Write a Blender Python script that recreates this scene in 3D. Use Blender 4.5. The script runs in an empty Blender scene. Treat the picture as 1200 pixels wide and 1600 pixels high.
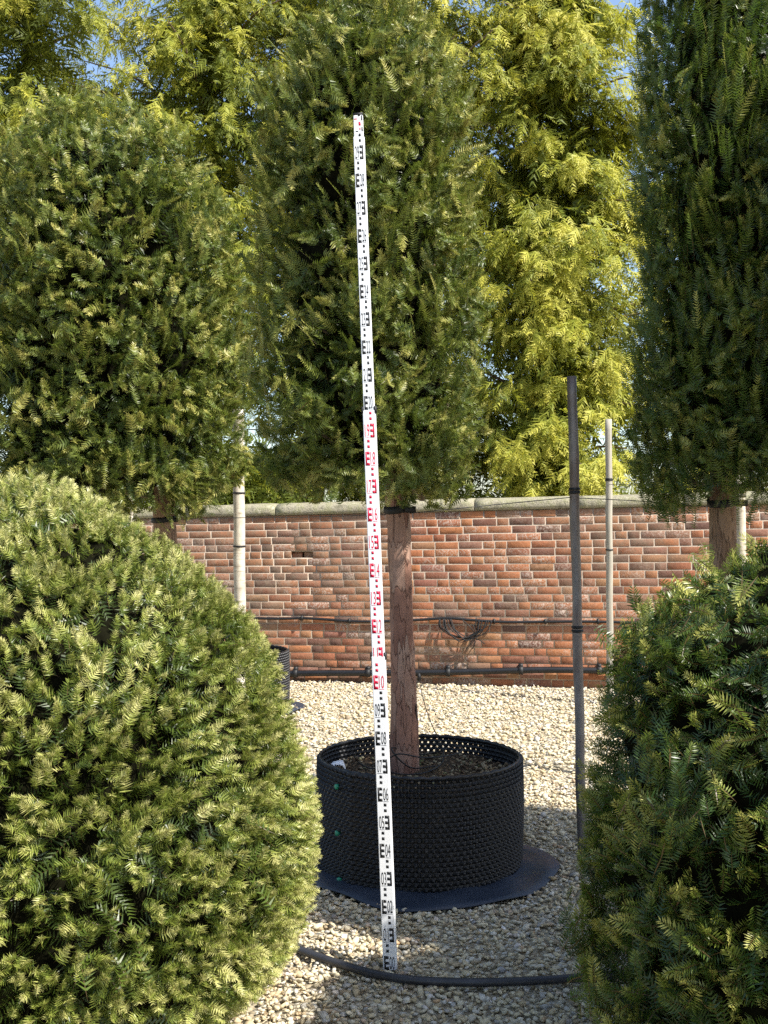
import bpy, bmesh, math, random
import numpy as np
from mathutils import Vector, Matrix, Quaternion

random.seed(7)
RNG = np.random.default_rng(11)
R = math.radians
SC = bpy.context.scene
COL = SC.collection

# ------------------------------------------------------------------ camera, sky, sun, exposure
F_PX, CX, HZ, EYE = 1690.0, 600.0, 815.0, 1.61        # focal length and horizon in pixels of the 1200x1600 photograph
cam_data = bpy.data.cameras.new('camera')
cam_data.sensor_fit = 'VERTICAL'
cam_data.sensor_height = 36.0
cam_data.lens = F_PX / 1600.0 * 36.0
cam_data.clip_start = 0.05
cam_data.clip_end = 2000.0
cam = bpy.data.objects.new('camera', cam_data)
COL.objects.link(cam)
cam.location = (0, 0, EYE)
cam.rotation_euler = (R(90) + math.atan((HZ - 800) / F_PX), 0, 0)
SC.camera = cam

SUN_PHI, SUN_EL = 32.0, 50.0                           # degrees: from the right, a little towards the viewer; height
S_DIR = Vector((math.cos(R(SUN_EL)) * math.cos(R(SUN_PHI)), -math.cos(R(SUN_EL)) * math.sin(R(SUN_PHI)), math.sin(R(SUN_EL))))
world = bpy.data.worlds.new('World')
SC.world = world
world.use_nodes = True
wn = world.node_tree
sky = wn.nodes.new('ShaderNodeTexSky')
sky.sky_type = 'NISHITA'
sky.sun_disc = False
sky.sun_elevation = R(SUN_EL)
sky.sun_rotation = math.atan2(S_DIR.x, S_DIR.y)
sky.altitude = 50
sky.air_density = 1.0
sky.dust_density = 1.3
sky.ozone_density = 1.0
bg = next(n for n in wn.nodes if n.type == 'BACKGROUND')
bg.inputs['Strength'].default_value = 0.14
wn.links.new(sky.outputs[0], bg.inputs['Color'])
sun_data = bpy.data.lights.new('sun', 'SUN')
sun_data.energy = 5.0
sun_data.angle = R(0.53)
sun_data.color = (1.0, 0.95, 0.87)
sun = bpy.data.objects.new('sun', sun_data)
COL.objects.link(sun)
sun.rotation_euler = S_DIR.to_track_quat('Z', 'Y').to_euler()
SC.view_settings.view_transform = 'Standard'
SC.view_settings.look = 'None'
SC.view_settings.gamma = 1.0
SC.view_settings.use_curve_mapping = False
SC.view_settings.exposure = 1.0
SC.render.engine = 'CYCLES'
SC.cycles.use_denoising = False
SC.cycles.sample_clamp_indirect = 3.0
SC.cycles.max_bounces = 6
SC.cycles.transparent_max_bounces = 6


# ------------------------------------------------------------------ helpers
def P(px, py, d):
    """A point of the place: where the photograph's pixel lies at the distance d metres."""
    return Vector(((px - CX) / F_PX * d, d, EYE - (py - HZ) / F_PX * d))


def link(o, parent=None):
    COL.objects.link(o)
    if parent is not None:
        o.parent = parent
    return o


def tag(o, label=None, cat=None, group=None, kind=None):
    for k, v in (('label', label), ('category', cat), ('group', group), ('kind', kind)):
        if v:
            o[k] = v
    return o


def empty(name, loc=(0, 0, 0), rz=0.0):
    o = bpy.data.objects.new(name, None)
    o.empty_display_size = 0.2
    o.location = loc
    o.rotation_euler = (0, 0, rz)
    return link(o)


def np_mesh(name, verts, polys, mat=None, attrs=None, smooth=False):
    """polys: list of (N,k) int arrays"""
    me = bpy.data.meshes.new(name)
    verts = np.asarray(verts, dtype=np.float32)
    polys = [np.asarray(p, dtype=np.int32) for p in polys if len(p)]
    nl = sum(p.size for p in polys)
    npo = sum(len(p) for p in polys)
    me.vertices.add(len(verts))
    me.vertices.foreach_set('co', verts.ravel())
    me.loops.add(nl)
    me.loops.foreach_set('vertex_index', np.concatenate([p.ravel() for p in polys]))
    me.polygons.add(npo)
    tot = np.concatenate([np.full(len(p), p.shape[1], dtype=np.int32) for p in polys])
    st = np.concatenate([[0], np.cumsum(tot)[:-1]]).astype(np.int32)
    me.polygons.foreach_set('loop_start', st)
    me.polygons.foreach_set('loop_total', tot)
    if smooth:
        me.polygons.foreach_set('use_smooth', np.ones(npo, dtype=bool))
    for k, v in (attrs or {}).items():
        a = me.attributes.new(k, 'FLOAT', 'POINT')
        a.data.foreach_set('value', np.asarray(v, dtype=np.float32))
    me.update(calc_edges=True)
    if mat:
        me.materials.append(mat)
    return me


def mobj(name, me, parent=None, loc=None):
    o = bpy.data.objects.new(name, me)
    if loc is not None:
        o.location = loc
    return link(o, parent)


class MB:
    """collects simple shapes into one mesh"""
    def __init__(self):
        self.v, self.q, self.t, self.n = [], [], [], 0

    def add(self, v, quads=(), tris=()):
        v = np.asarray(v, dtype=float)
        if len(quads):
            self.q.append(np.asarray(quads) + self.n)
        if len(tris):
            self.t.append(np.asarray(tris) + self.n)
        self.v.append(v)
        self.n += len(v)
        return self

    def box(self, lo, hi, M=None):
        x0, y0, z0 = lo
        x1, y1, z1 = hi
        v = np.array([(x0, y0, z0), (x1, y0, z0), (x1, y1, z0), (x0, y1, z0), (x0, y0, z1), (x1, y0, z1), (x1, y1, z1), (x0, y1, z1)], float)
        if M is not None:
            v = np.array([(M @ Vector(p))[:] for p in v])
        return self.add(v, [(0, 3, 2, 1), (4, 5, 6, 7), (0, 1, 5, 4), (1, 2, 6, 5), (2, 3, 7, 6), (3, 0, 4, 7)])

    def tube(self, pts, radii, seg=8, caps=True, rough=0.0, rng=None):
        pts = [Vector(p) for p in pts]
        n = len(pts)
        if not hasattr(radii, '__len__'):
            radii = [radii] * n
        rings = []
        ref = None
        for i, p in enumerate(pts):
            t = (pts[min(i + 1, n - 1)] - pts[max(i - 1, 0)]).normalized()
            if ref is None:
                ref = Vector((1, 0, 0)) if abs(t.x) < 0.8 else Vector((0, 1, 0))
            a = (ref - t * ref.dot(t)).normalized()
            b = t.cross(a)
            ref = a
            for k in range(seg):
                th = 2 * math.pi * k / seg
                r = radii[i] * (1 + (rough * (rng.random() - 0.5) if rough else 0))
                rings.append((p + (a * math.cos(th) + b * math.sin(th)) * r)[:])
        q = [(i * seg + k, i * seg + (k + 1) % seg, (i + 1) * seg + (k + 1) % seg, (i + 1) * seg + k) for i in range(n - 1) for k in range(seg)]
        tr = []
        if caps:
            rings += [pts[0][:], pts[-1][:]]
            c0, c1 = n * seg, n * seg + 1
            tr = [(c0, (k + 1) % seg, k) for k in range(seg)] + [(c1, (n - 1) * seg + k, (n - 1) * seg + (k + 1) % seg) for k in range(seg)]
        return self.add(rings, q, tr)

    def build(self, name, mat, parent=None, smooth=False, loc=None, kind=None):
        polys = []
        if self.q:
            polys.append(np.concatenate(self.q))
        if self.t:
            polys.append(np.concatenate(self.t))
        me = np_mesh(name, np.concatenate(self.v), polys, mat, smooth=smooth)
        o = mobj(name, me, parent, loc)
        if kind:
            o['kind'] = kind
        return o


def smoothpath(pts, n=40):
    """Catmull-Rom through the points"""
    pts = [Vector(p) for p in pts]
    out = []
    m = len(pts) - 1
    for i in range(n + 1):
        s = i / n * m
        k = min(int(s), m - 1)
        t = s - k
        p0, p1, p2, p3 = pts[max(k - 1, 0)], pts[k], pts[k + 1], pts[min(k + 2, m)]
        out.append(0.5 * ((2 * p1) + (p2 - p0) * t + (2 * p0 - 5 * p1 + 4 * p2 - p3) * t * t + (3 * p1 - p0 - 3 * p2 + p3) * t ** 3))
    return out


def _hash(ix, iy, iz, seed):
    h = (ix.astype(np.int64) * 374761393 + iy.astype(np.int64) * 668265263 + iz.astype(np.int64) * 2147483647 + seed * 974711) & 0xFFFFFFFF
    h = ((h ^ (h >> 13)) * 1274126177) & 0xFFFFFFFF
    h = ((h ^ (h >> 16)) * 2246822519) & 0xFFFFFFFF
    return ((h ^ (h >> 15)) & 0xFFFFFF) / float(0xFFFFFF)


def vnoise(p, scale=1.0, seed=0, octaves=2):
    """value noise, 0..1"""
    p = np.asarray(p, float) * scale
    tot, amp, s = 0.0, 1.0, 0.0
    for o in range(octaves):
        i = np.floor(p)
        f = p - i
        f = f * f * (3 - 2 * f)
        ix, iy, iz = i[:, 0], i[:, 1], i[:, 2]
        c = 0
        for dx in (0, 1):
            wx = f[:, 0] if dx else 1 - f[:, 0]
            for dy in (0, 1):
                wy = f[:, 1] if dy else 1 - f[:, 1]
                for dz in (0, 1):
                    wz = f[:, 2] if dz else 1 - f[:, 2]
                    c = c + wx * wy * wz * _hash(ix + dx, iy + dy, iz + dz, seed + o * 17)
        tot = tot + c * amp
        s += amp
        amp *= 0.5
        p = p * 2.03 + 5.3
    return tot / s


def unit(a):
    return a / np.maximum(np.linalg.norm(a, axis=-1, keepdims=True), 1e-9)


# ------------------------------------------------------------------ materials
class MT:
    """small node-tree builder"""
    def __init__(self, name, rough=0.6, spec=0.4, metal=0.0):
        self.m = bpy.data.materials.new(name)
        self.m.use_nodes = True
        self.t = self.m.node_tree
        self.b = next(n for n in self.t.nodes if n.type == 'BSDF_PRINCIPLED')
        self.out = next(n for n in self.t.nodes if n.type == 'OUTPUT_MATERIAL')
        self.b.inputs['Roughness'].default_value = rough
        self.b.inputs['Specular IOR Level'].default_value = spec
        self.b.inputs['Metallic'].default_value = metal

    def n(self, typ, **kw):
        nd = self.t.nodes.new(typ)
        for k, v in kw.items():
            if hasattr(nd, k):
                setattr(nd, k, v)
            else:
                nd.inputs[k].default_value = v
        return nd

    def l(self, a, b):
        self.t.links.new(a, b)

    def coord(self, kind='Object', scale=(1, 1, 1)):
        if kind == 'Position':
            src = self.n('ShaderNodeNewGeometry').outputs['Position']
        else:
            src = self.n('ShaderNodeTexCoord').outputs[kind]
        mp = self.n('ShaderNodeMapping')
        mp.inputs['Scale'].default_value = scale
        self.l(src, mp.inputs['Vector'])
        return mp.outputs[0]

    def noise(self, vec, scale, detail=3.0, rough=0.55, dist=0.0):
        nd = self.n('ShaderNodeTexNoise')
        nd.inputs['Scale'].default_value = scale
        nd.inputs['Detail'].default_value = detail
        nd.inputs['Roughness'].default_value = rough
        nd.inputs['Distortion'].default_value = dist
        self.l(vec, nd.inputs['Vector'])
        return nd.outputs[0]

    def ramp(self, fac, stops, interp='LINEAR'):
        nd = self.n('ShaderNodeValToRGB')
        cr = nd.color_ramp
        cr.interpolation = interp
        while len(cr.elements) < len(stops):
            cr.elements.new(0.5)
        for e, (p, c) in zip(cr.elements, stops):
            e.position = p
            e.color = (c, c, c, 1) if not hasattr(c, '__len__') else (*c, 1)
        self.l(fac, nd.inputs[0])
        return nd.outputs[0]

    def mix(self, fac, a, b, mode='MIX'):
        nd = self.n('ShaderNodeMix', data_type='RGBA', blend_type=mode)
        for s, v in ((0, fac), (6, a), (7, b)):
            if hasattr(v, 'is_output'):
                self.l(v, nd.inputs[s])
            elif hasattr(v, '__len__'):
                nd.inputs[s].default_value = (*v, 1)
            else:
                nd.inputs[s].default_value = v
        return nd.outputs[2]

    def math(self, op, a, b=0.0):
        nd = self.n('ShaderNodeMath', operation=op)
        for s, v in ((0, a), (1, b)):
            if hasattr(v, 'is_output'):
                self.l(v, nd.inputs[s])
            else:
                nd.inputs[s].default_value = v
        return nd.outputs[0]

    def color(self, c):
        if hasattr(c, 'is_output'):
            self.l(c, self.b.inputs['Base Color'])
        else:
            self.b.inputs['Base Color'].default_value = (*c, 1)
        return self

    def bump(self, h, strength=0.5, dist=0.01):
        nd = self.n('ShaderNodeBump')
        nd.inputs['Strength'].default_value = strength
        nd.inputs['Distance'].default_value = dist
        self.l(h, nd.inputs['Height'])
        self.l(nd.outputs[0], self.b.inputs['Normal'])
        return self

    def roughness(self, s):
        self.l(s, self.b.inputs['Roughness'])
        return self


def plain(name, c, rough=0.6, spec=0.4, metal=0.0, var=0.25, scale=12.0, bump=0.0):
    m = MT(name, rough, spec, metal)
    v = m.coord('Object')
    f = m.noise(v, scale, 4)
    a = tuple(x * (1 - var) for x in c)
    b = tuple(min(1, x * (1 + var)) for x in c)
    m.color(m.ramp(f, [(0.3, a), (0.7, b)]))
    if bump:
        m.bump(m.noise(v, scale * 6, 4), bump, 0.004)
    return m.m


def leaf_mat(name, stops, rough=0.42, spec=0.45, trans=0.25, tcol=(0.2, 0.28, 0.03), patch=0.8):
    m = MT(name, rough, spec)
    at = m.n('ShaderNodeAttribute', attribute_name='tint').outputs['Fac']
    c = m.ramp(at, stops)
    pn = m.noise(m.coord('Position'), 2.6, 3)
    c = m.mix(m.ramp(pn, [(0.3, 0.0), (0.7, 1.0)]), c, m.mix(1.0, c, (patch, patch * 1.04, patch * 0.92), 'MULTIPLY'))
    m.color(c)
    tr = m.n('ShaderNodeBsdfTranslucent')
    m.l(m.mix(1.0, c, tcol, 'MULTIPLY') if False else m.mix(0.45, c, tcol), tr.inputs['Color'])
    mx = m.n('ShaderNodeMixShader')
    mx.inputs[0].default_value = trans
    m.l(m.b.outputs[0], mx.inputs[1])
    m.l(tr.outputs[0], mx.inputs[2])
    m.l(mx.outputs[0], m.out.inputs['Surface'])
    return m.m


MAT = {}
BR = (0.10, 0.055, 0.025)
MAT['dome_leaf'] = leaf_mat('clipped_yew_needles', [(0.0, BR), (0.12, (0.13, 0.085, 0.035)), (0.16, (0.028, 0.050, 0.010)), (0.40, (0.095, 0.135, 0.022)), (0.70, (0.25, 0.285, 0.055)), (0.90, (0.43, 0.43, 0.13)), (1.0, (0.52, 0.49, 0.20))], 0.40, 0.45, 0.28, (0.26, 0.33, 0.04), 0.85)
MAT['dark_leaf'] = leaf_mat('shaded_yew_needles', [(0.0, BR), (0.12, (0.13, 0.08, 0.03)), (0.16, (0.016, 0.042, 0.012)), (0.5, (0.058, 0.102, 0.018)), (0.8, (0.175, 0.21, 0.034)), (1.0, (0.42, 0.40, 0.11))], 0.38, 0.42, 0.28, (0.18, 0.30, 0.03))  # darker copy of the yew needles, shade of the right-hand plants put into the colour
MAT['tree_leaf'] = leaf_mat('yew_tree_needles', [(0.0, BR), (0.12, (0.13, 0.08, 0.03)), (0.16, (0.026, 0.046, 0.009)), (0.42, (0.082, 0.118, 0.022)), (0.72, (0.195, 0.222, 0.045)), (1.0, (0.42, 0.385, 0.11))], 0.42, 0.32, 0.28, (0.22, 0.30, 0.03), 0.85)
MAT['gold_leaf'] = leaf_mat('golden_cypress_sprays', [(0.0, BR), (0.12, (0.14, 0.09, 0.04)), (0.16, (0.045, 0.065, 0.012)), (0.40, (0.16, 0.20, 0.026)), (0.75, (0.38, 0.39, 0.050)), (1.0, (0.58, 0.53, 0.09))], 0.55, 0.3, 0.40, (0.52, 0.50, 0.04), 0.75)
MAT['core'] = plain('gap_shade', (0.006, 0.006, 0.003), 0.95, 0.02, 0, 0.5, 30, 0.6)  # near-black colour standing in for the shade seen through foliage gaps
MAT['limb'] = plain('limb_bark', (0.16, 0.115, 0.08), 0.85, 0.2, 0, 0.4, 25, 0.5)


def bark_mat(name, c0, c1, c2):
    m = MT(name, 0.8, 0.25)
    v = m.coord('Object', (1, 1, 0.45))
    w = m.noise(v, 9, 4, 0.6, 0.4)
    vo = m.n('ShaderNodeTexVoronoi', feature='DISTANCE_TO_EDGE')
    vo.inputs['Scale'].default_value = 13
    wv = m.n('ShaderNodeVectorMath', operation='MULTIPLY_ADD')
    m.l(m.n('ShaderNodeTexNoise', Scale=8.0).outputs['Color'], wv.inputs[0])
    wv.inputs[1].default_value = (0.12, 0.12, 0.12)
    m.l(v, wv.inputs[2])
    m.l(wv.outputs[0], vo.inputs['Vector'])
    vc = m.n('ShaderNodeTexVoronoi')
    vc.inputs['Scale'].default_value = 13
    m.l(wv.outputs[0], vc.inputs['Vector'])
    cell = m.n('ShaderNodeSeparateColor')
    m.l(vc.outputs['Color'], cell.inputs[0])
    c = m.ramp(cell.outputs[0], [(0.1, c0), (0.5, c1), (0.9, c2)])
    c = m.mix(m.ramp(w, [(0.35, 0.0), (0.7, 0.7)]), c, c1)
    c = m.mix(m.ramp(vo.outputs['Distance'], [(0.0, 1.0), (0.035, 0.0)]), c, tuple(x * 0.35 for x in c0))
    fine = m.noise(v, 70, 4, 0.6)
    c = m.mix(m.ramp(fine, [(0.3, 0.35), (0.6, 0.0)]), c, tuple(x * 0.55 for x in c1))
    m.color(c)
    h = m.math('ADD', m.math('MULTIPLY', m.ramp(vo.outputs['Distance'], [(0.0, 0.0), (0.05, 1.0)]), 0.6), m.math('MULTIPLY', fine, 0.5))
    m.bump(m.math('ADD', h, cell.outputs[1]), 0.7, 0.006)
    return m.m


MAT['bark'] = bark_mat('flaking_yew_bark', (0.16, 0.072, 0.048), (0.29, 0.155, 0.108), (0.37, 0.25, 0.185))
MAT['bark_brown'] = bark_mat('brown_yew_bark', (0.15, 0.09, 0.055), (0.27, 0.165, 0.105), (0.33, 0.24, 0.16))


def brick_mat(name, island):
    m = MT(name, 0.9, 0.15)
    if island:
        rnd = m.n('ShaderNodeNewGeometry').outputs['Random Per Island']
    else:
        rnd = m.n('ShaderNodeObjectInfo').outputs['Random']
    pos = m.coord('Position')
    c = m.ramp(rnd, [(0.0, (0.11, 0.062, 0.048)), (0.12, (0.21, 0.092, 0.058)), (0.3, (0.32, 0.125, 0.060)), (0.5, (0.36, 0.150, 0.066)), (0.66, (0.29, 0.112, 0.062)), (0.8, (0.34, 0.175, 0.085)), (0.9, (0.22, 0.125, 0.085)), (1.0, (0.25, 0.105, 0.072))])
    f1 = m.noise(pos, 38, 5, 0.65)
    c = m.mix(m.ramp(f1, [(0.35, 0.45), (0.6, 0.0)]), c, m.mix(1.0, c, (0.5, 0.45, 0.45), 'MULTIPLY'))
    # sooty / mossy grime in broad patches, heavier on some stretches of the wall
    g = m.noise(pos, 0.75, 4, 0.6)
    g2 = m.noise(pos, 16, 4, 0.7)
    sx = m.n('ShaderNodeSeparateXYZ')
    m.l(pos, sx.inputs[0])
    g = m.math('ADD', g, m.ramp(m.math('MULTIPLY_ADD', sx.outputs[0], -0.25) if False else m.math('SUBTRACT', 0.5, m.math('MULTIPLY', sx.outputs[0], 0.25)), [(0.42, 0.0), (0.56, 0.11)]))
    gm = m.math('MULTIPLY', m.ramp(g, [(0.47, 0.0), (0.60, 0.75)]), m.ramp(g2, [(0.35, 0.2), (0.65, 1.0)]))
    c = m.mix(gm, c, (0.19, 0.145, 0.10))
    # lime bloom: pale blotches on some bricks
    lb = m.noise(pos, 1.6, 3, 0.6)
    ls = m.noise(pos, 55, 4, 0.75)
    per = m.ramp(m.math('FRACT', m.math('MULTIPLY', rnd, 17.3)), [(0.55, 0.15), (0.75, 1.0)])
    lm = m.math('MULTIPLY', m.math('MULTIPLY', m.ramp(lb, [(0.38, 0.1), (0.56, 1.0)]), m.ramp(ls, [(0.46, 0.0), (0.60, 0.85)])), per)
    c = m.mix(lm, c, (0.44, 0.36, 0.30))
    m.color(c)
    h = m.math('ADD', m.noise(pos, 120, 4, 0.7), m.math('MULTIPLY', f1, 1.5))
    m.bump(h, 0.6, 0.004)
    return m.m


MAT['brick'] = brick_mat('old_red_brick', False)
MAT['brick_i'] = brick_mat('old_red_brick_joined', True)


def stone_like(name, stops, scale, bump, rough=0.9, coord='Position', dist=0.006):
    m = MT(name, rough, 0.2)
    v = m.coord(coord)
    a = m.noise(v, scale, 6, 0.65)
    b = m.noise(v, scale * 6, 4, 0.7)
    c = m.ramp(a, stops)
    c = m.mix(m.ramp(b, [(0.3, 0.5), (0.55, 0.0)]), c, m.mix(1.0, c, (0.5, 0.5, 0.48), 'MULTIPLY'))
    m.color(c)
    m.bump(m.math('ADD', a, b), bump, dist)
    return m.m


MAT['mortar'] = stone_like('lime_mortar', [(0.3, (0.28, 0.21, 0.155)), (0.6, (0.40, 0.325, 0.25)), (0.8, (0.32, 0.245, 0.185))], 9, 0.5)
MAT['coping'] = stone_like('weathered_coping_stone', [(0.3, (0.15, 0.14, 0.09)), (0.46, (0.33, 0.30, 0.22)), (0.56, (0.25, 0.24, 0.14)), (0.72, (0.48, 0.44, 0.35))], 11, 1.0, dist=0.012)


def gravel_mat():
    m = MT('gravel_bed', 0.9, 0.2)
    v = m.coord('Position')
    vo = m.n('ShaderNodeTexVoronoi')
    vo.inputs['Scale'].default_value = 48
    m.l(v, vo.inputs['Vector'])
    sp = m.n('ShaderNodeSeparateColor')
    m.l(vo.outputs['Color'], sp.inputs[0])
    c = m.ramp(sp.outputs[0], [(0.0, (0.30, 0.25, 0.17)), (0.4, (0.48, 0.41, 0.28)), (0.8, (0.58, 0.52, 0.38)), (1.0, (0.62, 0.59, 0.50))])
    c = m.mix(m.ramp(vo.outputs['Distance'], [(0.25, 0.0), (0.75, 0.6)]), c, (0.2, 0.16, 0.10))
    m.color(c)
    m.bump(m.math('MULTIPLY', vo.outputs['Distance'], -1.0), 1.0, 0.02)
    return m.m


def pebble_mat():
    m = MT('gravel_pebbles', 0.75, 0.3)
    rnd = m.n('ShaderNodeNewGeometry').outputs['Random Per Island']
    c = m.ramp(rnd, [(0.0, (0.24, 0.19, 0.13)), (0.1, (0.42, 0.33, 0.20)), (0.3, (0.55, 0.46, 0.29)), (0.55, (0.62, 0.55, 0.38)), (0.75, (0.52, 0.47, 0.36)), (0.85, (0.66, 0.62, 0.52)), (0.92, (0.34, 0.33, 0.31)), (0.96, (0.50, 0.33, 0.18)), (1.0, (0.72, 0.70, 0.66))])
    v = m.coord('Position')
    f = m.noise(v, 90, 4, 0.7)
    c = m.mix(m.ramp(f, [(0.3, 0.4), (0.6, 0.0)]), c, m.mix(1.0, c, (0.6, 0.52, 0.4), 'MULTIPLY'))
    lit = m.noise(v, 1.3, 4, 0.65)
    c = m.mix(m.ramp(lit, [(0.58, 0.0), (0.70, 0.5)]), c, (0.27, 0.21, 0.15))
    m.color(c)
    m.bump(f, 0.3, 0.003)
    return m.m


MAT['gravel'] = gravel_mat()
MAT['pebble'] = pebble_mat()
def pot_mat():
    m = MT('black_moulded_plastic', 0.42, 0.45)
    v = m.coord('Object')
    a = m.noise(v, 5, 4, 0.6)
    b = m.noise(v, 70, 4, 0.7)
    d = m.math('MULTIPLY', m.ramp(a, [(0.45, 0.0), (0.7, 0.5)]), m.ramp(b, [(0.45, 0.0), (0.65, 1.0)]))
    m.color(m.mix(d, (0.008, 0.008, 0.009), (0.085, 0.075, 0.06)))
    m.roughness(m.ramp(a, [(0.3, 0.36), (0.7, 0.6)]))
    return m.m


MAT['black_plastic'] = pot_mat()
MAT['pipe'] = plain('black_polythene_pipe', (0.007, 0.007, 0.008), 0.42, 0.5, 0, 0.35, 8)
MAT['hose'] = plain('dusty_dark_hose', (0.028, 0.029, 0.034), 0.48, 0.5, 0, 0.3, 14, 0.1)
MAT['rubber'] = plain('black_rubber', (0.012, 0.012, 0.012), 0.6, 0.4, 0, 0.3, 20)
MAT['wire'] = plain('dull_tie_wire', (0.05, 0.047, 0.045), 0.5, 0.4, 0, 0.3, 20)
MAT['green'] = plain('green_plastic', (0.01, 0.22, 0.12), 0.4, 0.5, 0, 0.1, 20)
MAT['white_tag'] = plain('white_plastic_tag', (0.78, 0.80, 0.82), 0.4, 0.5, 0, 0.05, 20)


def mat_sheet():
    m = MT('dark_ground_sheet', 0.34, 0.5)
    v = m.coord('Object')
    f = m.noise(v, 4, 5, 0.6)
    d = m.noise(v, 60, 4, 0.7)
    c = m.ramp(f, [(0.3, (0.016, 0.024, 0.040)), (0.7, (0.026, 0.036, 0.054))])
    c = m.mix(m.ramp(d, [(0.62, 0.0), (0.75, 0.35)]), c, (0.16, 0.14, 0.11))
    m.color(c)
    m.roughness(m.ramp(f, [(0.3, 0.48), (0.7, 0.65)]))
    m.bump(f, 0.5, 0.03)
    return m.m


MAT['sheet'] = mat_sheet()
MAT['soil'] = stone_like('bark_mulch_soil', [(0.3, (0.045, 0.030, 0.018)), (0.5, (0.11, 0.075, 0.042)), (0.7, (0.19, 0.14, 0.085))], 45, 1.0, dist=0.02)


def chip_mat():
    m = MT('mulch_chips', 0.85, 0.2)
    rnd = m.n('ShaderNodeNewGeometry').outputs['Random Per Island']
    m.color(m.ramp(rnd, [(0.0, (0.05, 0.032, 0.02)), (0.4, (0.14, 0.09, 0.05)), (0.7, (0.22, 0.16, 0.09)), (0.9, (0.32, 0.27, 0.17)), (1.0, (0.10, 0.12, 0.04))]))
    return m.m


MAT['chips'] = chip_mat()


def timber(name, c0, c1, streak=(30, 30, 1.5), rings=False):
    m = MT(name, 0.8, 0.25)
    v = m.coord('Object', streak)
    f = m.noise(v, 2.0, 4, 0.6)
    c = m.ramp(f, [(0.3, c0), (0.7, c1)])
    if rings:
        v2 = m.coord('Object', (3, 3, 40))
        g = m.noise(v2, 1.3, 3, 0.6, 0.5)
        c = m.mix(m.ramp(g, [(0.56, 0.0), (0.66, 0.6)]), c, (0.23, 0.18, 0.12))
        k = m.noise(m.coord('Object'), 5, 3)
        c = m.mix(m.ramp(k, [(0.55, 0.0), (0.7, 0.5)]), c, (0.33, 0.27, 0.19))
    m.color(c)
    m.bump(f, 0.4, 0.004)
    return m.m


MAT['pale_timber'] = timber('pale_peeled_timber', (0.42, 0.37, 0.29), (0.62, 0.57, 0.47), (8, 8, 6), True)
MAT['grey_timber'] = timber('grey_weathered_timber', (0.24, 0.22, 0.18), (0.40, 0.37, 0.30))
MAT['brown_timber'] = timber('brown_timber', (0.22, 0.15, 0.09), (0.34, 0.24, 0.15), (2, 30, 30))


def steel():
    m = MT('rusty_grey_steel', 0.55, 0.5, 0.25)
    v = m.coord('Object', (1, 1, 0.35))
    f = m.noise(v, 22, 5, 0.65)
    g = m.noise(v, 6, 4, 0.6)
    c = m.ramp(f, [(0.3, (0.11, 0.10, 0.095)), (0.65, (0.24, 0.22, 0.205))])
    c = m.mix(m.ramp(g, [(0.45, 0.0), (0.65, 0.65)]), c, (0.125, 0.075, 0.05))
    m.color(c)
    m.bump(f, 0.3, 0.003)
    return m.m


MAT['steel'] = steel()
MAT['staff'] = plain('white_enamelled_aluminium', (0.80, 0.81, 0.82), 0.35, 0.5, 0, 0.04, 6)
MAT['mark_black'] = plain('black_print', (0.015, 0.016, 0.018), 0.5, 0.4, 0, 0.2, 40)
MAT['mark_red'] = plain('red_print', (0.62, 0.012, 0.05), 0.5, 0.4, 0, 0.1, 40)

# ------------------------------------------------------------------ ground
me = np_mesh('ground', [(-400, -400, 0), (400, -400, 0), (400, 400, 0), (-400, 400, 0)], [np.array([[0, 1, 2, 3]])], MAT['gravel'])
tag(mobj('ground', me), 'pale cream gravel covering the whole yard', kind='structure')


def ico(sub):
    bm = bmesh.new()
    bmesh.ops.create_icosphere(bm, subdivisions=sub, radius=1.0)
    v = np.array([p.co[:] for p in bm.verts])
    f = np.array([[p.index for p in fc.verts] for fc in bm.faces])
    bm.free()
    return v, f


def rand_rot(n, rng, tilt=None):
    """random rotation matrices; tilt limits how far the z axis leans"""
    th = rng.random(n) * 2 * np.pi
    if tilt is None:
        q = unit(rng.normal(size=(n, 4)))
        w, x, y, z = q.T
    else:
        ax = rng.random(n) * 2 * np.pi
        an = np.abs(rng.normal(size=n)) * tilt / 2
        q1 = np.stack([np.cos(an), np.cos(ax) * np.sin(an), np.sin(ax) * np.sin(an), 0 * an], 1)
        c, s = np.cos(th / 2), np.sin(th / 2)
        w = q1[:, 0] * c
        x = q1[:, 1] * c + q1[:, 2] * s
        y = q1[:, 2] * c - q1[:, 1] * s
        z = q1[:, 0] * s
    return np.stack([np.stack([1 - 2 * (y * y + z * z), 2 * (x * y - w * z), 2 * (x * z + w * y)], 1),
                     np.stack([2 * (x * y + w * z), 1 - 2 * (x * x + z * z), 2 * (y * z - w * x)], 1),
                     np.stack([2 * (x * z - w * y), 2 * (y * z + w * x), 1 - 2 * (x * x + y * y)], 1)], 1)


POT_C = Vector((0.167, 5.14, 0))
POT_R, POT_H = 0.47, 0.49
SHEET_C, SHEET_R = Vector((0.215, 5.03, 0)), 0.575


def scatter_stones(pts, size, sub, rng, lump=0.30):
    tv, tf = ico(sub)
    n = len(pts)
    sc = np.exp(rng.normal(size=(n, 1)) * 0.28) * size
    ax = np.stack([rng.uniform(0.95, 1.45, n), rng.uniform(0.7, 1.05, n), rng.uniform(0.35, 0.62, n)], 1) * sc / 2
    jit = 1 + rng.uniform(-lump, lump, (n, len(tv), 1))
    v = tv[None] * jit * ax[:, None, :]
    Rm = rand_rot(n, rng, 0.6)
    v = np.einsum('nij,nvj->nvi', Rm, v) + pts[:, None, :]
    f = tf[None] + (np.arange(n) * len(tv))[:, None, None]
    return v.reshape(-1, 3), f.reshape(-1, 3)


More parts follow.
